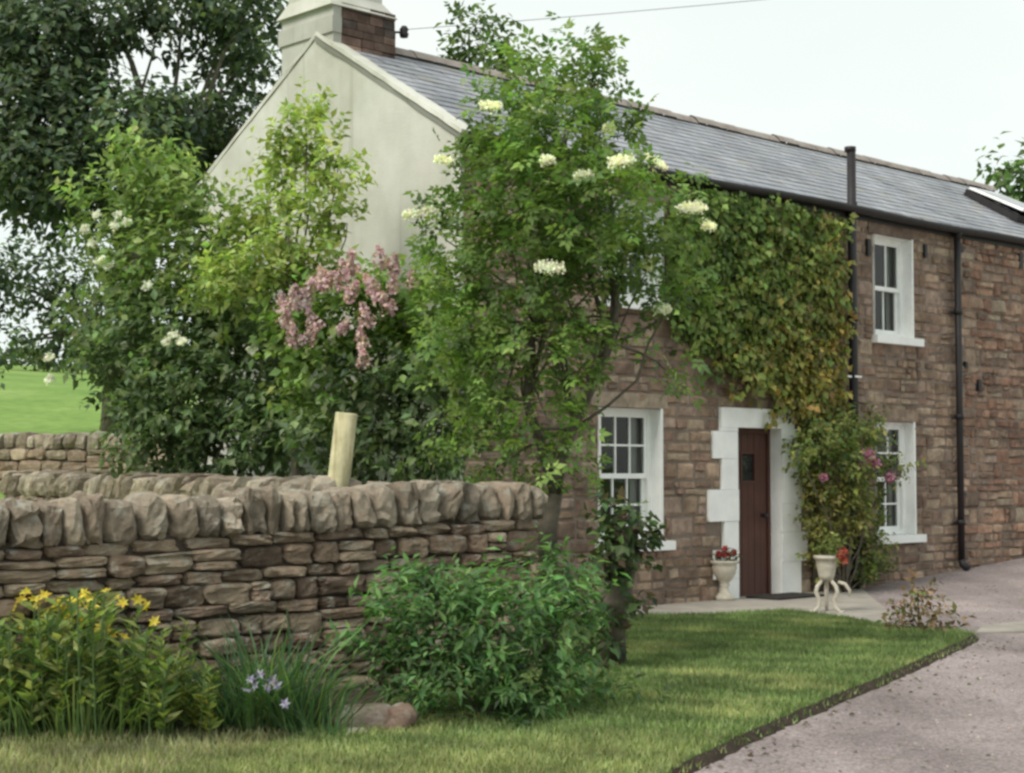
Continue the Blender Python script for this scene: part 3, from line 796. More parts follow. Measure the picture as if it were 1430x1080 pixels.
mb.fbox(ds0, ds0 + .06, dd, dd + .07, 0, dz1); mb.fbox(ds1 - .05, ds1, dd, dd + .07, 0, dz1); mb.fbox(ds0 + .06, ds1 - .05, dd, dd + .07, dz1 - .06, dz1)
pw = (ds1 - ds0 - .12) / 6
for i in range(6):
    x0 = ds0 + .062 + pw * i
    lo = [(0.03, dz1 - .062)] if i not in (2, 3) else [(.03, 1.40), (1.72, dz1 - .062)]
    for a, b in lo: mb.fbox(x0 + .004, x0 + pw - .003, dd + .02 + .002 * (i % 2), dd + .06, a, b)
mb.fbox(ds0 + .062 + 2 * pw - .03, ds0 + .062 + 4 * pw + .03, dd + .008, dd + .02, 1.37, 1.40); mb.fbox(ds0 + .062 + 2 * pw - .03, ds0 + .062 + 4 * pw + .03, dd + .008, dd + .02, 1.72, 1.75)
mb.fbox(ds0 + .062 + 2 * pw - .03, ds0 + .062 + 2 * pw, dd + .008, dd + .02, 1.40, 1.72); mb.fbox(ds0 + .062 + 4 * pw, ds0 + .062 + 4 * pw + .03, dd + .008, dd + .02, 1.40, 1.72)
mb.fbox(ds0 + .07, ds1 - .06, dd + .062, dd + .07, .03, dz1 - .06)
dl = mb.build('door', M['wood'], H)
mb = MB(); mb.add([W(ds0 + .062 + 2 * pw, dd + .04, 1.40), W(ds0 + .062 + 4 * pw, dd + .04, 1.40), W(ds0 + .062 + 4 * pw, dd + .04, 1.72), W(ds0 + .062 + 2 * pw, dd + .04, 1.72)], np.array([[0, 1, 2, 3]])); mb.build('door_pane', M['glass'], dl)
mb = MB(); mb.tube([W(ds1 - .14, dd - .03, .98), W(ds1 - .14, dd + .02, .98)], .022, 10); mb.tube([W(ds1 - .14, dd - .045, .98), W(ds1 - .14, dd - .03, .98)], .032, 10); mb.build('handle', M['black'], dl, True)
mb = MB(); mb.fbox(ds0, ds1, -.06, .2, -.02, .028); mb.build('threshold', M['path'], dl)
# opened rooflight near the far verge
mb = MB()
rs0, rs1, rt0, rt1 = 12.2, 13.2, .8, 1.85
for a, b, c, d in ((rs0, rs1, rt0, rt0 + .07), (rs0, rs1, rt1 - .07, rt1), (rs0, rs0 + .07, rt0 + .07, rt1 - .07), (rs1 - .07, rs1, rt0 + .07, rt1 - .07)):
    p = RP(a, c, .03); mb.box(p, U * (b - a), RP(a, d, .03) - p, RP(a, c, .13) - p)
rl = mb.build('rooflight', M['black'], rf)
mb = MB(); p = RP(rs0 + .03, rt1 - .02, .14); q = RP(rs0 + .03, rt0, .22); up_ = np.cross(U, q - p); up_ = -up_ / np.linalg.norm(up_) * .035 if np.cross(U, q - p)[2] < 0 else up_ / np.linalg.norm(up_) * .035
mb.box(p, U * .94, q - p, up_); mb.build('sash', M['slate'], rl)
mb = MB(); p2 = p + up_ * 1.08 + U * .07 + (q - p) * .07; mb.add([p2, p2 + U * .8, p2 + U * .8 + (q - p) * .86, p2 + (q - p) * .86], np.array([[0, 1, 2, 3]])); mb.build('pane', M['glass'], rl)

# telephone wire from the chimney to a pole out of view
mb = MB(); a = tipi + Z * .03; b = a + U * 22 - N * 16 + Z * 5.0
mb.tube([a + (b - a) * t - Z * (.5 * 4 * t * (1 - t)) for t in np.linspace(0, 1, 24)], .0035, 5)
tag(mb.build('overhead_wire', M['black']), 'thin dark wire running right from the chimney side across the sky', 'wire')

# ================================================================== DRY STONE WALLS
def stone_wall(name, P0, P1, zt0, zt1, thick, cope_h, label, course=(.075, .16), length=(.14, .42), cope_w=(.12, .2), lean=.0, k=4, ck=6, cat='stone wall', zbase=-.12):
    P0, P1 = np.array(P0, float), np.array(P1, float)
    d = P1 - P0; d[2] = 0; L = np.linalg.norm(d); d /= L; nrm = np.array([d[1], -d[0], 0])      # towards the camera
    mid = (P0 + P1) / 2; mid[2] = float(ground_h(mid[0], mid[1]))
    T = thing(name, mid, label, cat)
    mb = MB(); g = lambda t: float(ground_h(*(P0 + d * t)[:2]))
    top = lambda t: zt0 + (zt1 - zt0) * t / L - cope_h
    z_ = zbase; off = 0
    V = []; m_ = 12
    for i in range(m_ + 1):
        t = .1 + (L - .2) * i / m_
        for (o_, zz) in ((thick * .32, g(t) - .3), (-thick * .32, g(t) - .3), (-thick * .3, top(t) + .03), (thick * .3, top(t) + .03)): V.append(P0 + d * t + nrm * o_ + Z * (zz - P0[2]))
    core = MB(); core.add(V, np.array([(i * 4 + j, i * 4 + (j + 1) % 4, (i + 1) * 4 + (j + 1) % 4, (i + 1) * 4 + j) for i in range(m_) for j in range(4)] + [(0, 3, 2, 1), (m_ * 4, m_ * 4 + 1, m_ * 4 + 2, m_ * 4 + 3)]))
    core.build('core', M['dark'], T)
    # courses measured as a fraction of the wall height so they follow ground and top
    Hm = (zt0 + zt1) / 2 - cope_h - g(L / 2); f0 = zbase / Hm
    while f0 < .995:
        ch_ = random.uniform(*course) / Hm; f1 = min(1.0, f0 + ch_)
        if 1 - f1 < .05: f1 = 1.0
        for side in (1, -1):
            t = -random.random() * .1
            while t < L:
                w = random.uniform(*length); t1 = min(t + w, L + .03)
                if t1 - t < .05: break
                tm = (t + t1) / 2; gb = g(tm); ht = top(tm) - gb
                za, zb = gb + ht * f0, gb + ht * f1
                bat = thick * (.5 - .10 * (f0 + f1) / 2)
                if side > 0 or k > 3:
                    dep = random.uniform(.10, .15); prot = random.gauss(0, .014) + (.03 if random.random() < .08 else 0)
                    sl = random.gauss(0, .02)
                    parts_ = [(za, zb)]
                    if (zb - za) > .1 and random.random() < .25: q = za + (zb - za) * random.uniform(.4, .6); parts_ = [(za, q), (q, zb)]
                    for (y0, y1) in parts_:
                        rock(mb, P0 + d * tm + nrm * side * (bat - dep * .8 + prot) + Z * ((y0 + y1) / 2 - P0[2] + random.gauss(0, .004)), (d + Z * sl) * (t1 - t) * .49, nrm * dep, Z * (y1 - y0) * random.uniform(.44, .5), pick(STONE_WALL, .2), 6 if side > 0 and k > 3 else 3, random.choice((4.5, 6, 8)), .15)
                t = t1
        f0 = f1
    mb.build('stonework', M['drystone'], T)
    t = 0
    while t < L - .02:
        w = random.uniform(*cope_w); tm = t + w / 2; hh = cope_h * random.uniform(.88, 1.13)
        ln = lean + random.gauss(0, .07)
        zc_ = top(min(tm, L)) + hh * .47
        mb = MB()
        rock(mb, P0 + d * tm + Z * (zc_ - P0[2]) + nrm * random.gauss(0, .02), d * w * .475 + nrm * random.gauss(0, .012), nrm * thick * random.uniform(.44, .56), Z * hh * .52 + d * ln * hh * .5, pick(STONE_COPE, .2), ck, random.choice((3.8, 5, 7.5)), .165)
        mb.build('coping_stone', M['drystone'], T, False)
        t += w
    return T
A = at(-130, 705, 9.6); B = at(726, 672, 12.3)
stone_wall('dry_stone_wall', [A[0], A[1], 0], [B[0], B[1], 0], 1.30, 1.43, .46, .27, 'near dry stone wall with rounded upright coping stones behind the yellow flowers', cope_w=(.12, .23), lean=-.06)
A2 = at(30, 660, 20.0); B2 = at(470, 676, 12.0)
stone_wall('dry_stone_wall', [A2[0], A2[1], 0], [B2[0], B2[1], 0], 1.50, 1.43, .42, .26, 'second garden wall with leaning slab coping seen just over the near wall', (.08, .16), (.2, .5), (.16, .26), .35, 3, 4)
A3 = at(-90, 607, 27.5); B3 = at(270, 607, 24.5)
stone_wall('dry_stone_wall', [A3[0], A3[1], 0], [B3[0], B3[1], 0], 2.15, 2.08, .45, .24, 'farthest low brown stone wall bordering the green field', (.1, .18), (.25, .55), (.16, .3), .1, 3, 3)

# timber post leaning behind the near wall
pb, pt = at(463, 760, 12.0), at(484, 577, 11.95)
mb = MB(); r_ = .082; ax = unit(pt - pb)
mb.tube([pb, pb + (pt - pb) * .5, pt - ax * .008, pt], [r_ * 1.04, r_, r_ * .98, r_ * .93], 18)
pbase = pb.copy(); pbase[2] = float(ground_h(pb[0], pb[1])) - .1
mb.tube([pbase, pb + ax * .02], [r_ * 1.1, r_ * 1.04], 18)
tag(mb.build('timber_post', M['post'], None, False), 'pale round wooden post leaning behind the near stone wall', 'post')
for p_ in bpy.data.objects['timber_post'].data.polygons: p_.use_smooth = len(p_.vertices) == 4

# loose stones at the bed edge
for (px, py, sx, sy, sz, col, lab) in ((512, 1010, .17, .13, .10, (.33, .27, .235), 'large pinkish brown loose stone on the bed edge left of the green bush'), (556, 1012, .085, .10, .10, (.31, .22, .18), 'small reddish upright stone beside the larger loose stone'), (493, 1020, .075, .05, .045, (.5, .47, .38), 'small pale cream stone lying in front of the larger loose stone')):
    p = G(px, py + 20); mb = MB(); rock(mb, p + Z * sz * .8, np.array([sx, .02, 0]), np.array([0, sy, .02]), np.array([.02, 0, sz]), col, 6, 3.2, .16)
    tag(mb.build('loose_stone', M['drystone'], None, True), lab, 'stone')

# ================================================================== PLANTS
GREEN_MID = [(.085, .14, .035), (.10, .165, .045), (.065, .115, .03), (.13, .19, .06), (.075, .13, .045)]
GREEN_LIGHT = [(.15, .20, .06), (.18, .23, .08), (.12, .175, .05), (.20, .25, .10)]
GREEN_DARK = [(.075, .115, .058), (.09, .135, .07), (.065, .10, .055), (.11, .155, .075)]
GREEN_BLUE = [(.048, .066, .042), (.06, .085, .05), (.04, .056, .04), (.08, .105, .05)]
def stems(mb, base, cs, r0, r1=.008, bend=.1, via=None, k=6):
    for c in cs: limb(mb, via if via is not None and random.random() < .7 else base, c, r0 * random.uniform(.7, 1.1), r1, bend, k)

# elder with cream flower heads
eb = at(762, 800, 12.75); eb[2] = float(ground_h(eb[0], eb[1])) - .05
T = thing('elder_tree', eb, 'tall leafy elder with flat cream flower heads in front of the cottage corner', 'tree')
cl = [(805, 100, 12.9, 34, 32), (825, 95, 12.8, 26, 30), (832, 150, 12.8, 42, 44), (705, 95, 13, 22, 26, .8), (715, 135, 12.9, 46, 36), (715, 190, 12.8, 56, 50), (775, 160, 12.7, 50, 40), (772, 215, 12.4, 80, 66), (848, 208, 12.7, 44, 48), (695, 260, 12.6, 50, 56), (740, 280, 12.2, 70, 56), (655, 300, 12.8, 36, 40),
      (810, 300, 12.2, 90, 64), (872, 295, 12.5, 66, 52), (928, 318, 12.8, 40, 40), (655, 370, 13, 56, 56), (720, 370, 12.5, 80, 60), (622, 335, 13.1, 32, 36, .8), (850, 365, 12.4, 66, 44), (905, 375, 12.6, 46, 42, .9), (780, 420, 12.5, 60, 48), (690, 440, 12.8, 70, 54), (640, 460, 13, 50, 50),
      (735, 510, 12.7, 60, 46, .9), (790, 560, 12.7, 36, 44, .4), (725, 600, 12.8, 52, 44, .8), (650, 550, 13, 50, 56, .8), (700, 650, 12.9, 50, 26, .6), (760, 500, 12.4, 50, 40, .8), (770, 600, 12.4, 32, 44, .7), (755, 660, 12.5, 30, 26, .7), (830, 500, 12.5, 22, 40, .6), (690, 600, 12.8, 40, 40, .8), (640, 620, 13, 36, 36, .7), (805, 640, 12.5, 16, 30, .5), (935, 520, 12.9, 30, 40, .12), (900, 440, 12.7, 36, 26, .4), (965, 400, 12.8, 30, 36, .3)]
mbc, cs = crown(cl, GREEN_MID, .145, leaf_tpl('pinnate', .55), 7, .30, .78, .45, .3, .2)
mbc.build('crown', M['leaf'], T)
mb = MB(); fork = at(775, 690, 12.75); f2 = at(800, 600, 12.7); f3 = at(850, 480, 12.65); f4 = at(735, 560, 12.85)
mb.tube([eb, at(765, 740, 12.75), fork], [.10, .075, .06], 9)
mb.tube([fork, at(785, 640, 12.72), f2, at(825, 545, 12.68), f3, at(862, 430, 12.6), at(850, 350, 12.6)], [.048, .042, .038, .034, .034, .026, .016], 8)
mb.tube([fork, at(755, 620, 12.8), f4, at(745, 450, 12.8), at(760, 330, 12.7), at(790, 180, 12.8)], [.044, .038, .032, .028, .022, .012], 8)
for c in cs: limb(mb, random.choice([f3, f4, at(745, 450, 12.8), at(760, 330, 12.7), f2]), c, .014, .006, .12, 5)
mb.build('trunk', M['bark'], T, True)
for px, py, s_ in ((685, 148, 28), (750, 157, 22), (815, 246, 24), (868, 226, 34), (915, 227, 32), (966, 291, 38), (768, 374, 36), (990, 316, 18), (925, 432, 22), (905, 372, 18), (575, 300, 24), (620, 225, 24), (602, 296, 20), (850, 180, 14), (765, 225, 18)):
    dep = 11.7 if py > 200 else 12.1
    if px > 900: dep = 12.4
    if px < 630: dep = 12.7
    cluster(at(px, py, dep), s_ * .60 * dep / F, 300, .021, [(.92, .91, .78), (.95, .94, .84), (.86, .85, .70)], T, 'flower_head', (random.gauss(0, .2), -.42, .9), .14)

# left shrub (mixed, dark below)
sb = at(250, 690, 17); sb[2] = float(ground_h(sb[0], sb[1])) - .05
T = thing('garden_shrub', sb, 'big rounded dark green shrub at the left with a few white blossoms', 'shrub')
cl = [(205, 235, 17.5, 48, 34, .8), (225, 275, 17.4, 50, 40), (150, 300, 17.6, 44, 36, .7), (270, 320, 17.2, 58, 46), (185, 360, 17.6, 52, 46, .8), (245, 390, 17, 80, 60), (165, 440, 17.5, 56, 50, .9), (310, 420, 16.8, 60, 60)]
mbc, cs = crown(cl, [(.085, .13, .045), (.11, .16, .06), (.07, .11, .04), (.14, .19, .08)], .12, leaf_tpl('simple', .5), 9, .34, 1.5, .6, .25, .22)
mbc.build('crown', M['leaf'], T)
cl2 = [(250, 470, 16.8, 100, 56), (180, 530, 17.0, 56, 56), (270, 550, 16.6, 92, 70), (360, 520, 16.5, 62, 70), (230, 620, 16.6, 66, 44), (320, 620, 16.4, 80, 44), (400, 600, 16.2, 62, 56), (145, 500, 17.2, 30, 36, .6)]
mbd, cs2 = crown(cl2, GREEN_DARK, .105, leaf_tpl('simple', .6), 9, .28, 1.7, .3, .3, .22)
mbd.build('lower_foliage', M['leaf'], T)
mb = MB(); stems(mb, sb, cs + cs2, .035, .006, .08); mb.build('stems', M['bark'], T, True)
for px, py in ((242, 468), (254, 476), (172, 484), (135, 300), (160, 315), (68, 500), (70, 530), (205, 400), (352, 490), (140, 365), (128, 340), (150, 372), (178, 310), (118, 320), (232, 478), (165, 300)):
    cluster(at(px, py, 15.9 if px > 200 else 16.6), .055, 40, .03, [(.72, .72, .62), (.8, .8, .72)], T, 'blossom', (0, -.8, .5), .3)

# young bright tree against the gable
yb = at(420, 690, 16); yb[2] = float(ground_h(yb[0], yb[1])) - .05
T = thing('young_tree', yb, 'slender light green young tree standing against the pale gable', 'tree')
cl = [(424, 155, 16.0, 18, 26), (418, 195, 16, 30, 28), (392, 235, 16, 28, 30), (440, 230, 15.9, 26, 28), (474, 205, 15.9, 16, 24, .7), (482, 255, 15.8, 18, 24, .8), (368, 280, 16, 26, 26), (410, 285, 15.8, 28, 26, .8), (455, 295, 15.7, 34, 26), (485, 312, 15.7, 18, 16, .8),
      (345, 330, 16, 40, 30), (420, 345, 15.7, 54, 30), (380, 385, 15.6, 60, 38), (330, 400, 15.8, 50, 46), (440, 390, 15.5, 34, 28)]
mbc, cs = crown(cl, GREEN_LIGHT, .10, leaf_tpl('simple', .55), 8, .26, 1.9, .7, .2, .2)
mbc.build('crown', M['leaf'], T)
mb = MB(); v_ = at(405, 420, 15.8); mb.tube([yb, at(410, 560, 15.9), v_], [.05, .04, .03], 7)
for c in cs: limb(mb, v_ + R.normal(size=3) * .1, c, .016, .005, .06, 5)
mb.build('trunk', M['bark'], T, True)

# lilac bush with pink panicles
lb = at(530, 680, 14.8); lb[2] = float(ground_h(lb[0], lb[1])) - .05
T = thing('lilac_bush', lb, 'dense lilac bush carrying clusters of pink blossom beneath the gable', 'shrub')
cl = [(430, 470, 15.2, 46, 50), (500, 450, 15, 56, 50), (560, 430, 14.9, 48, 44), (600, 480, 14.7, 50, 54), (450, 545, 15, 56, 54)]
mbc, cs = crown(cl, [(.085, .145, .04), (.11, .17, .055), (.07, .12, .035), (.14, .19, .07)], .11, leaf_tpl('simple', .7), 9, .28, 1.7, .5, .3, .2)
mbc.build('crown', M['leaf'], T)
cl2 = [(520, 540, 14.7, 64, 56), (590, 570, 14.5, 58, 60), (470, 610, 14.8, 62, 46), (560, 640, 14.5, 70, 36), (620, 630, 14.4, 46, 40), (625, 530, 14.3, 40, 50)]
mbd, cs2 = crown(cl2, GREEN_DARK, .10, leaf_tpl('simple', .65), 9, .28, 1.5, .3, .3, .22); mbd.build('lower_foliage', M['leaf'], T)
mb = MB(); stems(mb, lb, cs + cs2, .035, .007, .08); mb.build('stems', M['bark'], T, True)
for px, py in ((408, 412), (426, 400), (444, 402), (416, 438), (448, 428), (402, 482), (424, 472), (498, 376), (520, 362), (542, 374), (514, 392), (486, 408), (505, 446), (510, 484), (556, 366), (532, 404), (468, 416), (488, 392), (550, 392), (432, 420), (524, 380), (502, 462), (460, 400), (478, 445), (540, 430), (395, 430), (435, 455), (565, 385)):
    cluster(at(px + R.normal() * 12, py + 10 + R.normal() * 9, 14.3), .095 + .06 * R.random(), 100, .034, [(.64, .43, .48), (.72, .52, .55), (.55, .34, .41), (.76, .60, .59)], T, 'blossom', (R.normal() * .4, -.3, 1), cone=True)

# creeper covering the wall between the windows
cpoly = np.array([(925, 300), (945, 272), (975, 262), (1060, 276), (1171, 304), (1173, 420), (1172, 560), (1165, 590), (1120, 596), (1092, 572), (1075, 548), (1035, 532), (1000, 508), (960, 478), (935, 440), (918, 380)], float)
T = thing('wall_creeper', W(5.9, -.15, float(ground_h(*W(5.9, -.15, 0)[:2]))), 'dense climbing creeper turning yellow on the cottage wall between door and eaves', 'climbing plant')
P2 = cpoly.min(0) + (cpoly.max(0) - cpoly.min(0)) * R.random((30000, 2)); P2 = P2[inpoly(P2, cpoly)]
e_ = R.normal(size=P2.shape) * 17; keep = inpoly(P2 + e_, cpoly); P2 = P2[keep][:10500]
tr = []                                   # loose trailing shoots below and left of the main mass
for (x0, y0) in [(930, 430), (945, 455), (962, 475), (985, 495), (1005, 508), (1022, 520), (1045, 535), (1062, 545), (1080, 560), (1092, 570), (1110, 590), (1135, 596), (930, 330), (925, 370), (935, 290), (975, 485), (1035, 528), (915, 400)]:
    dx_, L_ = random.gauss(-6, 14), random.uniform(18, 60)
    for k_ in range(int(L_ * .8)): tr.append((x0 + 6 + dx_ * (k_ / (L_ * .8)) + random.gauss(0, 5), y0 - 8 + L_ * k_ / (L_ * .8) + random.gauss(0, 3)))
P2 = np.concatenate([P2, np.array(tr)])
P = np.array([wallpt(x, y, -.03) for x, y in P2])
lump = .5 + .5 * np.sin(P2[:, 0] * .07 + 2 * np.sin(P2[:, 1] * .05)) * np.sin(P2[:, 1] * .09 + 1)
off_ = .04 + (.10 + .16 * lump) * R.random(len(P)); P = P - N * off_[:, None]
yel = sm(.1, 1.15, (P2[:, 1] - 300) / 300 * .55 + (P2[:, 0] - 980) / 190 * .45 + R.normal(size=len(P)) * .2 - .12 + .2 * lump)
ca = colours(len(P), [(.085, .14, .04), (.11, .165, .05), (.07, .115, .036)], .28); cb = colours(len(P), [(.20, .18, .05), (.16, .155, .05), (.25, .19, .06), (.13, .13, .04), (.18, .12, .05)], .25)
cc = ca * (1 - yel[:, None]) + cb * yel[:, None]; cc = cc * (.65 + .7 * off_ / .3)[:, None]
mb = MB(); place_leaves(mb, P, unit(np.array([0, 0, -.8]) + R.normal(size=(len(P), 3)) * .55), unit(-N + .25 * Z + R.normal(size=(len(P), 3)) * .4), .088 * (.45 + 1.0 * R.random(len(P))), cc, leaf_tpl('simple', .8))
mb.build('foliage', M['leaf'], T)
mb = MB()
for q in range(7): mb.tube([W(5.86 + .03 * q, -.06, .02), W(5.84 + .06 * q, -.05, 1.1), W(5.62 + .09 * q, -.06, 2.1), W(5.5 + .12 * q, -.06, 2.6), wallpt(1000 + q * 27, 420 - q * 12, -.06), wallpt(965 + q * 32, 320 + (q % 3) * 30, -.06)], [.022, .02, .018, .015, .01, .006], 5)
mb.build('stems', M['bark'], T, True)

# climbing rose beside the door
rb = W(6.15, -.3, 0); rb[2] = float(ground_h(rb[0], rb[1]))
T = thing('climbing_rose', rb, 'straggly climbing rose with pink blooms between the door and the lower right window', 'climbing plant')
mbA = MB(); cs = []
for (px, py, rx, ry, off, de) in ((1140, 615, 26, 24, -.35, 1), (1185, 596, 32, 18, -.3, 1), (1165, 650, 40, 36, -.4, 1), (1205, 625, 24, 30, -.3, 1), (1142, 705, 22, 40, -.35, 1), (1180, 710, 30, 40, -.4, 1), (1208, 700, 18, 50, -.25, 1.1), (1150, 770, 22, 24, -.35, .9), (1208, 770, 22, 36, -.25, 1.1), (1228, 796, 14, 16, -.2, 1), (1118, 640, 12, 14, -.4, .7), (1248, 652, 22, 10, -.4, .8), (1222, 600, 10, 18, -.2, .7)):
    c = wallpt(px, py, off); k_ = c[1] / F; cs.append(c)
    P, D, NN = shoots(c, np.array([rx * k_, .2, ry * k_]), int(rx * ry * k_ * k_ * 900 * de) + 6, 8, .22, .2, .35, .2)
    ok = (P - C0) @ N < -.02; P, D, NN = P[ok], D[ok], NN[ok]
    lowy = py > 680 and px < 1190
    col = colours(len(P), [(.085, .125, .04), (.12, .155, .05), (.065, .10, .035), (.16, .17, .06)] if not lowy else [(.12, .13, .045), (.16, .15, .05), (.09, .11, .04)], .22)
    place_leaves(mbA, P, D, NN - N * .5, .075 * (.7 + .6 * R.random(len(P))), col, leaf_tpl('simple', .6))
mbA.build('foliage', M['leaf'], T)
mb = MB(); stems(mb, rb, cs, .02, .006, .06); mb.build('stems', M['bark'], T, True)
for px, py, s_ in ((1212, 636, .09), (1222, 648, .08), (1205, 648, .07), (1150, 668, .05), (1243, 668, .06)):
    cluster(wallpt(px, py, -.55), s_, 60, .04, [(.42, .17, .29), (.5, .26, .34), (.36, .14, .25)], T, 'bloom', (0, -1, .3), .5)
cluster(wallpt(1246, 664, -.5), .10, 50, .05, [(.22, .17, .16), (.3, .24, .22)], T, 'bloom', (0, -1, .3), .5)

# front bush
bb = G(680, 1012)
T = thing('leafy_bush', bb, 'glossy bright green bush in front of the near stone wall at the lawn edge', 'bush')
cl = [(565, 850, 10.2, 40, 28), (625, 838, 10.3, 40, 26), (700, 840, 10.4, 46, 24), (770, 835, 10.3, 40, 28), (550, 890, 9.9, 40, 44), (620, 890, 9.8, 60, 54), (700, 880, 9.8, 60, 54), (785, 880, 10.0, 40, 50), (555, 955, 9.8, 40, 36), (640, 960, 9.6, 56, 40), (740, 955, 9.7, 56, 42), (795, 945, 10, 30, 40, .8), (610, 1000, 9.6, 40, 14, .8), (715, 1002, 9.6, 60, 12, .8), (590, 805, 10.4, 14, 10, .7), (740, 800, 10.4, 24, 14, .7), (820, 850, 10.2, 22, 26, .6)]
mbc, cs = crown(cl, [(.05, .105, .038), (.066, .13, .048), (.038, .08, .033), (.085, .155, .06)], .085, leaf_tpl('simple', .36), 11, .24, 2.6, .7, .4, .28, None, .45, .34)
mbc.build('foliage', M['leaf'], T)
mb = MB(); stems(mb, bb, cs, .014, .005, .06); mb.build('stems', M['bark'], T, True)

# dark ivy covered stump between bush and lawn
st = G(858, 935); T = thing('ivy_stump', st, 'dark leaning tree stump topped with ivy between bush and lawn', 'tree stump')
mb = MB(); pts = [st - Z * .05, at(856, 880, 12.3), at(862, 830, 12.3), at(868, 780, 12.3), at(872, 735, 12.3)]
mb.tube(pts, [.10, .10, .11, .125, .11], 10); mb.build('trunk', M['bark'], T, True)
cl = [(850, 720, 12.2, 22, 22), (880, 745, 12.2, 30, 26), (862, 775, 12.1, 30, 26), (868, 830, 12.15, 22, 30, .8), (856, 885, 12.15, 18, 30, .6), (900, 765, 12.2, 18, 12, .8), (845, 925, 12.1, 28, 18, .6)]
mbc, _ = crown(cl, [(.035, .055, .028), (.05, .085, .036), (.028, .04, .022), (.075, .125, .05), (.06, .05, .035)], .085, leaf_tpl('simple', .7), 6, .16, 3.0, .2, .3, .25); mbc.build('foliage', M['leaf'], T)

# low dark leafy plants in the shade at the bush's right foot
p_ = G(880, 985); T = thing('low_plant', p_, 'low dark groundcover plant at the foot of the stump on the lawn edge', 'plant')
mbc, _ = crown([(850, 975, 10.6, 40, 16), (900, 985, 10.4, 36, 10, .7), (820, 1000, 10.1, 34, 14)], [(.04, .07, .028), (.055, .095, .035)], .07, leaf_tpl('simple', .5), 7, .14, 2.6, .5, .2); mbc.build('foliage', M['leaf'], T)

# strap leaved clumps in the bed
def strap_clump(mb, base, rad, n, hgt, wid, pal, lean=.35):
    th = R.random(n) * 6.28; rr = rad * np.sqrt(R.random(n)); P = np.asarray(base) + np.stack([rr * np.cos(th), rr * np.sin(th) * .6, 0 * rr], 1)
    D = unit(np.stack([np.cos(th) * lean * R.random(n) * 1.6, np.sin(th) * lean * R.random(n) * 1.6, np.ones(n)], 1) + R.normal(size=(n, 3)) * .08)
    NN = unit(np.stack([-np.cos(th), -np.sin(th), .3 + 0 * th], 1) + R.normal(size=(n, 3)) * .5)
    place_leaves(mb, P, D, NN, hgt * (.55 + .6 * R.random(n)), colours(n, pal, .22), leaf_tpl('blade', wid))
def tall_leafy(mb, mbs, base, top, pal, size, n=16):
    base, top = np.asarray(base), np.asarray(top); mbs.tube([base, (base + top) / 2 + R.normal(size=3) * .01, top], .005, 4, (.07, .11, .04))
    t = .25 + .75 * R.random(n); P = base + (top - base) * t[:, None]; ph = R.random(n) * 6.28
    D = unit(np.stack([np.cos(ph), np.sin(ph), .7 + 0 * ph], 1)); place_leaves(mb, P, D, unit(np.array([0, 0, 1.]) + R.normal(size=(n, 3)) * .4), size * (.6 + .8 * R.random(n)), colours(n, pal, .25), leaf_tpl('simple', .34))
def star(c, r, pal, par, name):
    mb = MB(); n = 6; ph = np.arange(n) * 6.283 / n + R.random(); tl = R.normal(size=3) * .35 + np.array([0, -.75, .65]); ax = unit(tl); a = unit(np.cross(ax, [.2, .9, .3])); b = np.cross(ax, a)
    D = unit(np.cos(ph)[:, None] * a + np.sin(ph)[:, None] * b + ax * .35); place_leaves(mb, np.repeat([c], n, 0), D, np.repeat([ax], n, 0), np.full(n, r) * (.8 + .4 * R.random(n)), colours(n, pal, .1), leaf_tpl('simple', .5))
    return mb.build(name, M['petal'], par)
yb = G(105, 1035); T = thing('lily_clump', yb, 'tall clump of yellow star shaped flowers at the left foot of the near wall', 'flowers')
mb, ms = MB(), MB()
for i in range(150):
    px = random.uniform(-30, 235); py = random.uniform(1000, 1045); b_ = G(px, py); tall = 820 + abs(px - 105) * .35 + random.random() * 110
    k_ = b_[1]; t_ = at(px + random.gauss(0, 14), tall, k_ + random.gauss(0, .05)); tall_leafy(mb, ms, b_, t_, [(.085, .13, .04), (.12, .165, .05), (.06, .10, .035), (.16, .19, .07)], .10, 24)
strap_clump(mb, yb, .5, 260, .42, .028, [(.07, .11, .045), (.09, .135, .05), (.05, .085, .035)])
mb.build('foliage', M['leaf'], T); ms.build('stems', M['leaf_dark'], T)
for px, py in ((36, 828), (52, 846), (62, 832), (80, 846), (98, 848), (112, 845), (124, 836), (132, 846), (100, 858), (86, 862), (118, 870), (142, 876), (30, 838), (172, 842), (192, 838), (155, 888), (48, 838), (70, 840), (30, 880), (60, 900), (172, 890), (200, 905), (120, 915), (10, 862), (215, 868), (90, 890), (185, 925), (44, 925), (75, 852), (92, 856), (104, 840), (118, 830), (122, 850), (88, 838), (148, 826), (205, 850), (135, 882), (150, 880), (142, 890), (66, 858), (110, 862), (205, 846), (95, 866), (20, 850), (160, 836), (82, 848)):
    star(at(px, py, 9.75), .044, [(.62, .52, .07), (.70, .60, .12), (.58, .46, .06)], T, 'flower')
gb = G(245, 1035); T = thing('leafy_plant', gb, 'yellow green feathery plant between the yellow flowers and the strap leaved clump', 'plant')
mb, ms = MB(), MB()
for i in range(46):
    px = random.uniform(205, 300); b_ = G(px, random.uniform(1005, 1040)); tall_leafy(mb, ms, b_, at(px + random.gauss(0, 16), 905 + 70 * random.random() + abs(px - 240) * .5, b_[1]), [(.13, .17, .045), (.10, .14, .04), (.17, .20, .06)], .075, 26)
mb.build('foliage', M['leaf'], T); ms.build('stems', M['leaf_dark'], T)
ib = G(375, 1035); T = thing('iris_clump', ib, 'dark green strap leaved iris clump with pale lilac flowers before the wall', 'flowers')
mb = MB()
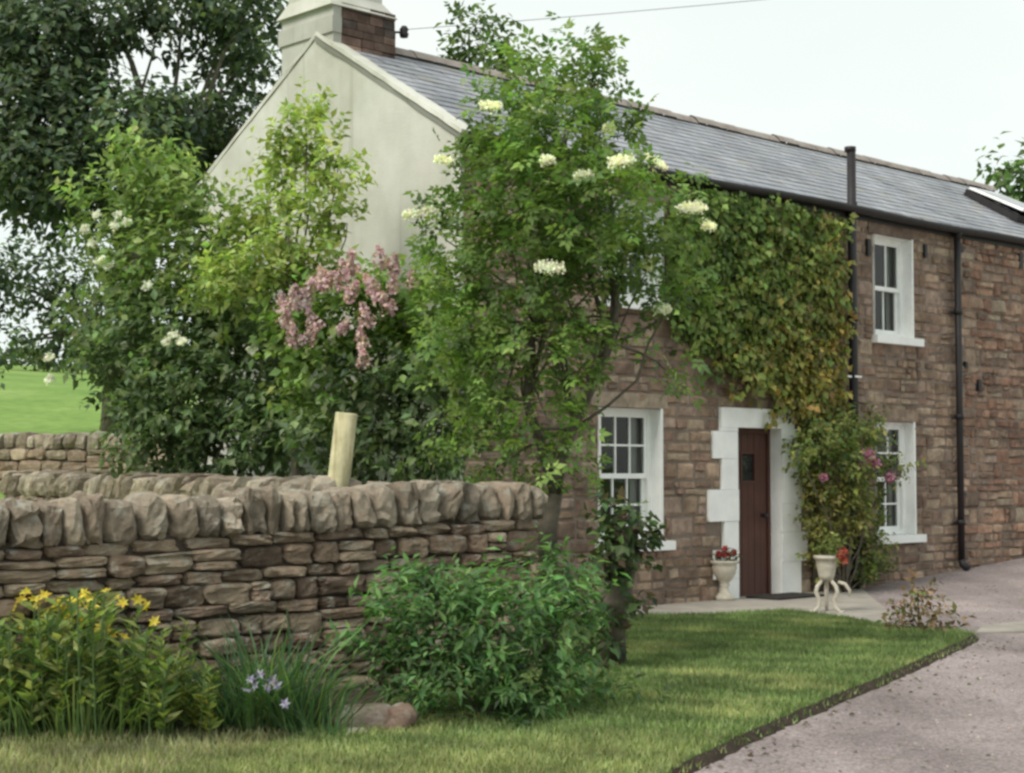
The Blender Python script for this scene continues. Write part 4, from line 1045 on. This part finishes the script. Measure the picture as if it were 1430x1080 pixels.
for px, py, n_, h_ in ((310, 1030, 110, .46), (345, 1030, 130, .58), (375, 1025, 150, .68), (405, 1030, 120, .54), (440, 1035, 110, .42), (460, 1045, 60, .28)): strap_clump(mb, G(px, py), .17, n_, h_, .024, [(.04, .085, .04), (.055, .105, .045), (.032, .068, .034), (.08, .13, .05)], .45)
mb.build('foliage', M['leaf'], T)
for px, py in ((350, 950), (363, 942), (380, 950), (372, 962), (345, 966), (386, 958), (357, 958), (398, 984)): star(at(px, py, 8.98), .036, [(.34, .32, .42), (.42, .40, .48), (.18, .16, .27)], T, 'flower')

# dry brown plant at the tip of the lawn
q = G(1285, 886); T = thing('withered_plant', q, 'brown withered plant on the tip of the lawn beside the drive', 'plant')
mbc, cs = crown([(1280, 828, 15.3, 14, 22), (1272, 855, 15.2, 26, 18), (1300, 866, 15.2, 34, 12), (1258, 872, 15.2, 18, 12), (1322, 874, 15.1, 20, 8, .8), (1290, 880, 15.0, 38, 6)], [(.13, .085, .055), (.19, .125, .085), (.09, .075, .04), (.08, .095, .04), (.24, .17, .12)], .075, leaf_tpl('simple', .5), 6, .15, 2.2, .6, .1, .25)
mbc.build('foliage', M['leaf'], T)
mb = MB(); stems(mb, q, cs, .012, .004, .1); mb.build('stems', M['bark'], T)

# background trees
def big_tree(name, base_px, depth, clumps, pal, size, label, dens, per=7, length=.9, trunk_r=.3, mat='leaf_dark', group=None, sh=.5):
    b = at(base_px[0], base_px[1], depth); b[2] = float(ground_h(b[0], b[1])) - .2
    T = thing(name, b, label, 'tree', group)
    mbc, cs = crown(clumps, pal, size, leaf_tpl('simple', .6), per, length, dens, .2, .35, .25, None, sh)
    mbc.build('crown', M[mat], T)
    mb = MB(); top = at(base_px[0], base_px[2], depth); mid = b + (top - b) * .45 + R.normal(size=3) * .1
    mb.tube([b, mid, top], [trunk_r, trunk_r * .75, trunk_r * .35], 9)
    for c in cs: limb(mb, b + (top - b) * random.uniform(.35, 1), c, trunk_r * .28, .02, .1, 6)
    mb.build('trunk', M['bark'], T, True); return T
cl = []
for (px, py, rx, ry, de) in ((-30, 60, 90, 70, 1), (70, 60, 80, 70, 1), (155, 22, 60, 26, 1), (255, 12, 60, 22, 1), (340, 25, 60, 36, 1), (40, 160, 80, 60, 1), (115, 140, 40, 56, 1), (185, 190, 70, 46, 1), (290, 200, 60, 50, 1), (340, 90, 46, 34, .9), (330, 175, 30, 26, .7), (240, 170, 50, 30, 1), (60, 240, 80, 50, 1), (150, 240, 60, 40, 1), (260, 240, 50, 40, .9), (-10, 220, 60, 60, .9), (50, 285, 50, 26, .7), (110, 300, 40, 24, .6), (305, 72, 34, 18, .8), (215, 70, 20, 12, .4)):
    cl.append((px, py, 31 + random.gauss(0, .9), rx * .9, ry * .9, de))
big_tree('broadleaf_tree', (190, 600, 165), 31, cl, GREEN_BLUE, .19, 'very large dark tree filling the upper left sky beside the gable', 1.35, 7, .6, .42)
cl = [(30, 372, 40, 40, 18, .9), (75, 375, 40, 34, 20, .8), (5, 412, 40, 24, 14, .9), (80, 412, 40, 34, 20, .9), (120, 430, 40, 30, 24, .8), (60, 468, 40, 44, 12, .7), (105, 470, 40, 40, 22, .9), (-20, 390, 40, 30, 30, .8), (15, 480, 40, 34, 12, .6), (140, 380, 40, 20, 20, .4)]
big_tree('broadleaf_tree', (150, 570, 400), 40, cl, GREEN_BLUE, .20, 'smaller dark tree below the large one, at the far left above the field', .6, 7, .8, .2)
cl = [(655, 40, 38, 22, 22, .8), (672, 70, 38, 34, 24), (690, 95, 38, 50, 24), (640, 85, 38, 22, 18, .8), (735, 110, 38, 40, 20, .7), (700, 60, 38, 14, 16, .5)]
big_tree('broadleaf_tree', (680, 300, 90), 38, cl, [(.07, .11, .05), (.09, .13, .055), (.05, .085, .045)], .22, 'tree top showing above the roof ridge right of the chimney', .42, 7, .6, .2, 'leaf')
cl = [(1398, 240, 40, 14, 18, .9), (1415, 262, 40, 18, 16, .9), (1432, 285, 40, 24, 20), (1450, 240, 40, 20, 30), (1470, 290, 40, 30, 30)]
big_tree('broadleaf_tree', (1455, 500, 260), 40, cl, [(.05, .09, .04), (.07, .11, .045)], .26, 'small piece of dark leafy tree beyond the roof at the far right edge', .42, 7, .6, .2, 'leaf')
# hedge at the top of the field
hb = at(20, 520, 100); T = thing('field_hedge', [hb[0], hb[1], float(ground_h(hb[0], hb[1]))], 'dark hedge line along the top of the distant green field', 'hedge')
mbc, _ = crown([(-90 + i * 26, 508 - (4 if i % 3 else -2) - (8 if i > 6 else 0), 100 + R.normal(), 20, 11) for i in range(14)], [(.06, .095, .035), (.08, .115, .045), (.05, .08, .035)], .5, leaf_tpl('simple', .7), 6, .8, .10, .4); mbc.build('foliage', M['leaf'], T)

# ================================================================== SMALL THINGS BY THE DOOR
ub = G(1012, 842); T = thing('garden_urn', ub, 'pale stone pedestal urn with red flowers left of the front door', 'planter')
mb = MB(); mb.box(ub + np.array([-.10, -.10, .03]), [.2, 0, 0], [0, .2, 0], [0, 0, .05])
mb.lathe(ub + Z * .08, [(.09, 0), (.085, .02), (.05, .05), (.045, .10), (.06, .13), (.05, .15), (.09, .19), (.13, .26), (.145, .33), (.14, .36), (.165, .38), (.165, .405), (.14, .405), (.13, .36), (.0, .35)], 22); mb.build('bowl', M['urn'], T, True)
mbl = MB(); P, D, NN = shoots(ub + Z * .50, [.11, .11, .05], 26, 6, .10, .6, .1, .1); place_leaves(mbl, P, D, NN, .05 * (.7 + .6 * R.random(len(P))), colours(len(P), [(.07, .11, .04), (.1, .14, .05), (.05, .07, .03)]), leaf_tpl('simple', .7)); mbl.build('foliage', M['leaf'], T)
for dx, dz in ((-.07, .56), (.0, .62), (.05, .55), (.10, .57), (-.02, .55)): cluster(ub + np.array([dx, -.06, dz]), .04, 30, .028, [(.42, .07, .07), (.5, .16, .16), (.35, .04, .06)], T, 'bloom', (0, -.6, .6), .5)

qb = G(1164, 858); T = thing('plant_stand', qb, 'pale pot on a curly legged stand in front of the climbing rose', 'planter')
mb = MB(); mb.lathe(qb + Z * .36 + np.array([-.07, 0, 0]), [(.0, 0), (.07, 0), (.085, .05), (.105, .16), (.12, .22), (.135, .225), (.135, .26), (.115, .26), (.105, .2), (0, .19)], 20); mb.build('pot', M['urn'], T, True)
for k_, ph in enumerate((200, 320, 80)):
    a = math.radians(ph); dv = np.array([math.cos(a), math.sin(a), 0]); mb = MB(); c_ = qb + np.array([-.07, 0, 0])
    mb.tube([c_ + dv * .05 + Z * .36, c_ + dv * .11 + Z * .30, c_ + dv * .13 + Z * .24, c_ + dv * .09 + Z * .16, c_ + dv * .10 + Z * .08, c_ + dv * .17 + Z * .02, c_ + dv * .20 + Z * .045], [.02, .022, .024, .022, .02, .02, .014], 8); mb.build('leg', M['urn'], T, True)
mb = MB(); mb.tube([qb + np.array([.05, 0, .34]), qb + np.array([.12, -.02, .32]), qb + np.array([.17, -.03, .25]), qb + np.array([.16, -.03, .19])], [.018, .02, .018, .01], 7); mb.build('scroll', M['urn'], T, True)
mbl = MB(); P, D, NN = shoots(qb + np.array([-.05, 0, .70]), [.12, .12, .08], 30, 6, .12, .6, .1, .1); place_leaves(mbl, P, D, NN, .055 * (.7 + .6 * R.random(len(P))), colours(len(P), [(.09, .12, .04), (.12, .15, .05)]), leaf_tpl('simple', .6)); mbl.build('foliage', M['leaf'], T)
for dx, dz in ((.06, .62), (.10, .57), (.09, .66)): cluster(qb + np.array([dx, -.1, dz]), .045, 30, .03, [(.32, .07, .05), (.4, .13, .09)], T, 'bloom', (0, -.8, .4), .5)
mb = MB(); mb.fbox(4.45, 5.35, -.58, -.1, .032, .055); tag(mb.build('door_mat', M['mat']), 'dark door mat on the paving below the brown front door', 'mat')

# ================================================================== CAMERA AND LIGHT
cam = bpy.data.cameras.new('camera'); co = bpy.data.objects.new('camera', cam); COL.objects.link(co); SC.camera = co
cam.sensor_width = 36; cam.lens = 36 * F / 1430; cam.clip_end = 3000; cam.clip_start = .05
co.location = EYE; co.rotation_euler = (math.pi / 2 + PITCH, 0, 0)
EL, AZ = math.radians(46), math.atan2(-.70, -.71)     # sun stands to the left, a little behind the camera
sun = bpy.data.lights.new('sun', 'SUN'); so = bpy.data.objects.new('sun', sun); COL.objects.link(so)
sun.energy = 3.0; sun.angle = math.radians(24); sun.color = (1, .95, .86)
dx, dy = math.sin(AZ), math.cos(AZ)
from mathutils import Vector
so.rotation_euler = Vector((dx * math.cos(EL), dy * math.cos(EL), math.sin(EL))).to_track_quat('Z', 'Y').to_euler(); so.location = (-10, -5, 20)
w = bpy.data.worlds.new('World'); SC.world = w; w.use_nodes = True; nt = w.node_tree; bg = nt.nodes['Background']
sky = nt.nodes.new('ShaderNodeTexSky'); sky.sky_type = 'NISHITA'; sky.sun_disc = False; sky.sun_elevation = EL; sky.sun_rotation = AZ
tc = nt.nodes.new('ShaderNodeTexCoord'); mp = nt.nodes.new('ShaderNodeMapping'); mp.inputs['Scale'].default_value = (1, 1, 2.5); nt.links.new(tc.outputs['Generated'], mp.inputs[0])
cn = nt.nodes.new('ShaderNodeTexNoise'); cn.inputs['Scale'].default_value = 1.6; cn.inputs['Detail'].default_value = 4; nt.links.new(mp.outputs[0], cn.inputs['Vector'])
cr = ramp(nt, cn.outputs['Fac'], [(.3, (8.6, 10.0, 10.0)), (.66, (11.0, 11.5, 10.9))])
mx = mix(nt, sky.outputs[0], cr.outputs[0], .9, 'MIX')
nt.links.new(mx, bg.inputs['Color']); bg.inputs['Strength'].default_value = .095
SC.view_settings.view_transform = 'Standard'; SC.view_settings.look = 'None'; SC.view_settings.exposure = 0
SC.cycles.transparent_max_bounces = 8; SC.cycles.max_bounces = 6; SC.cycles.diffuse_bounces = 5; SC.cycles.transmission_bounces = 5; SC.cycles.use_denoising = True
SC.cycles.filter_width = 2.8
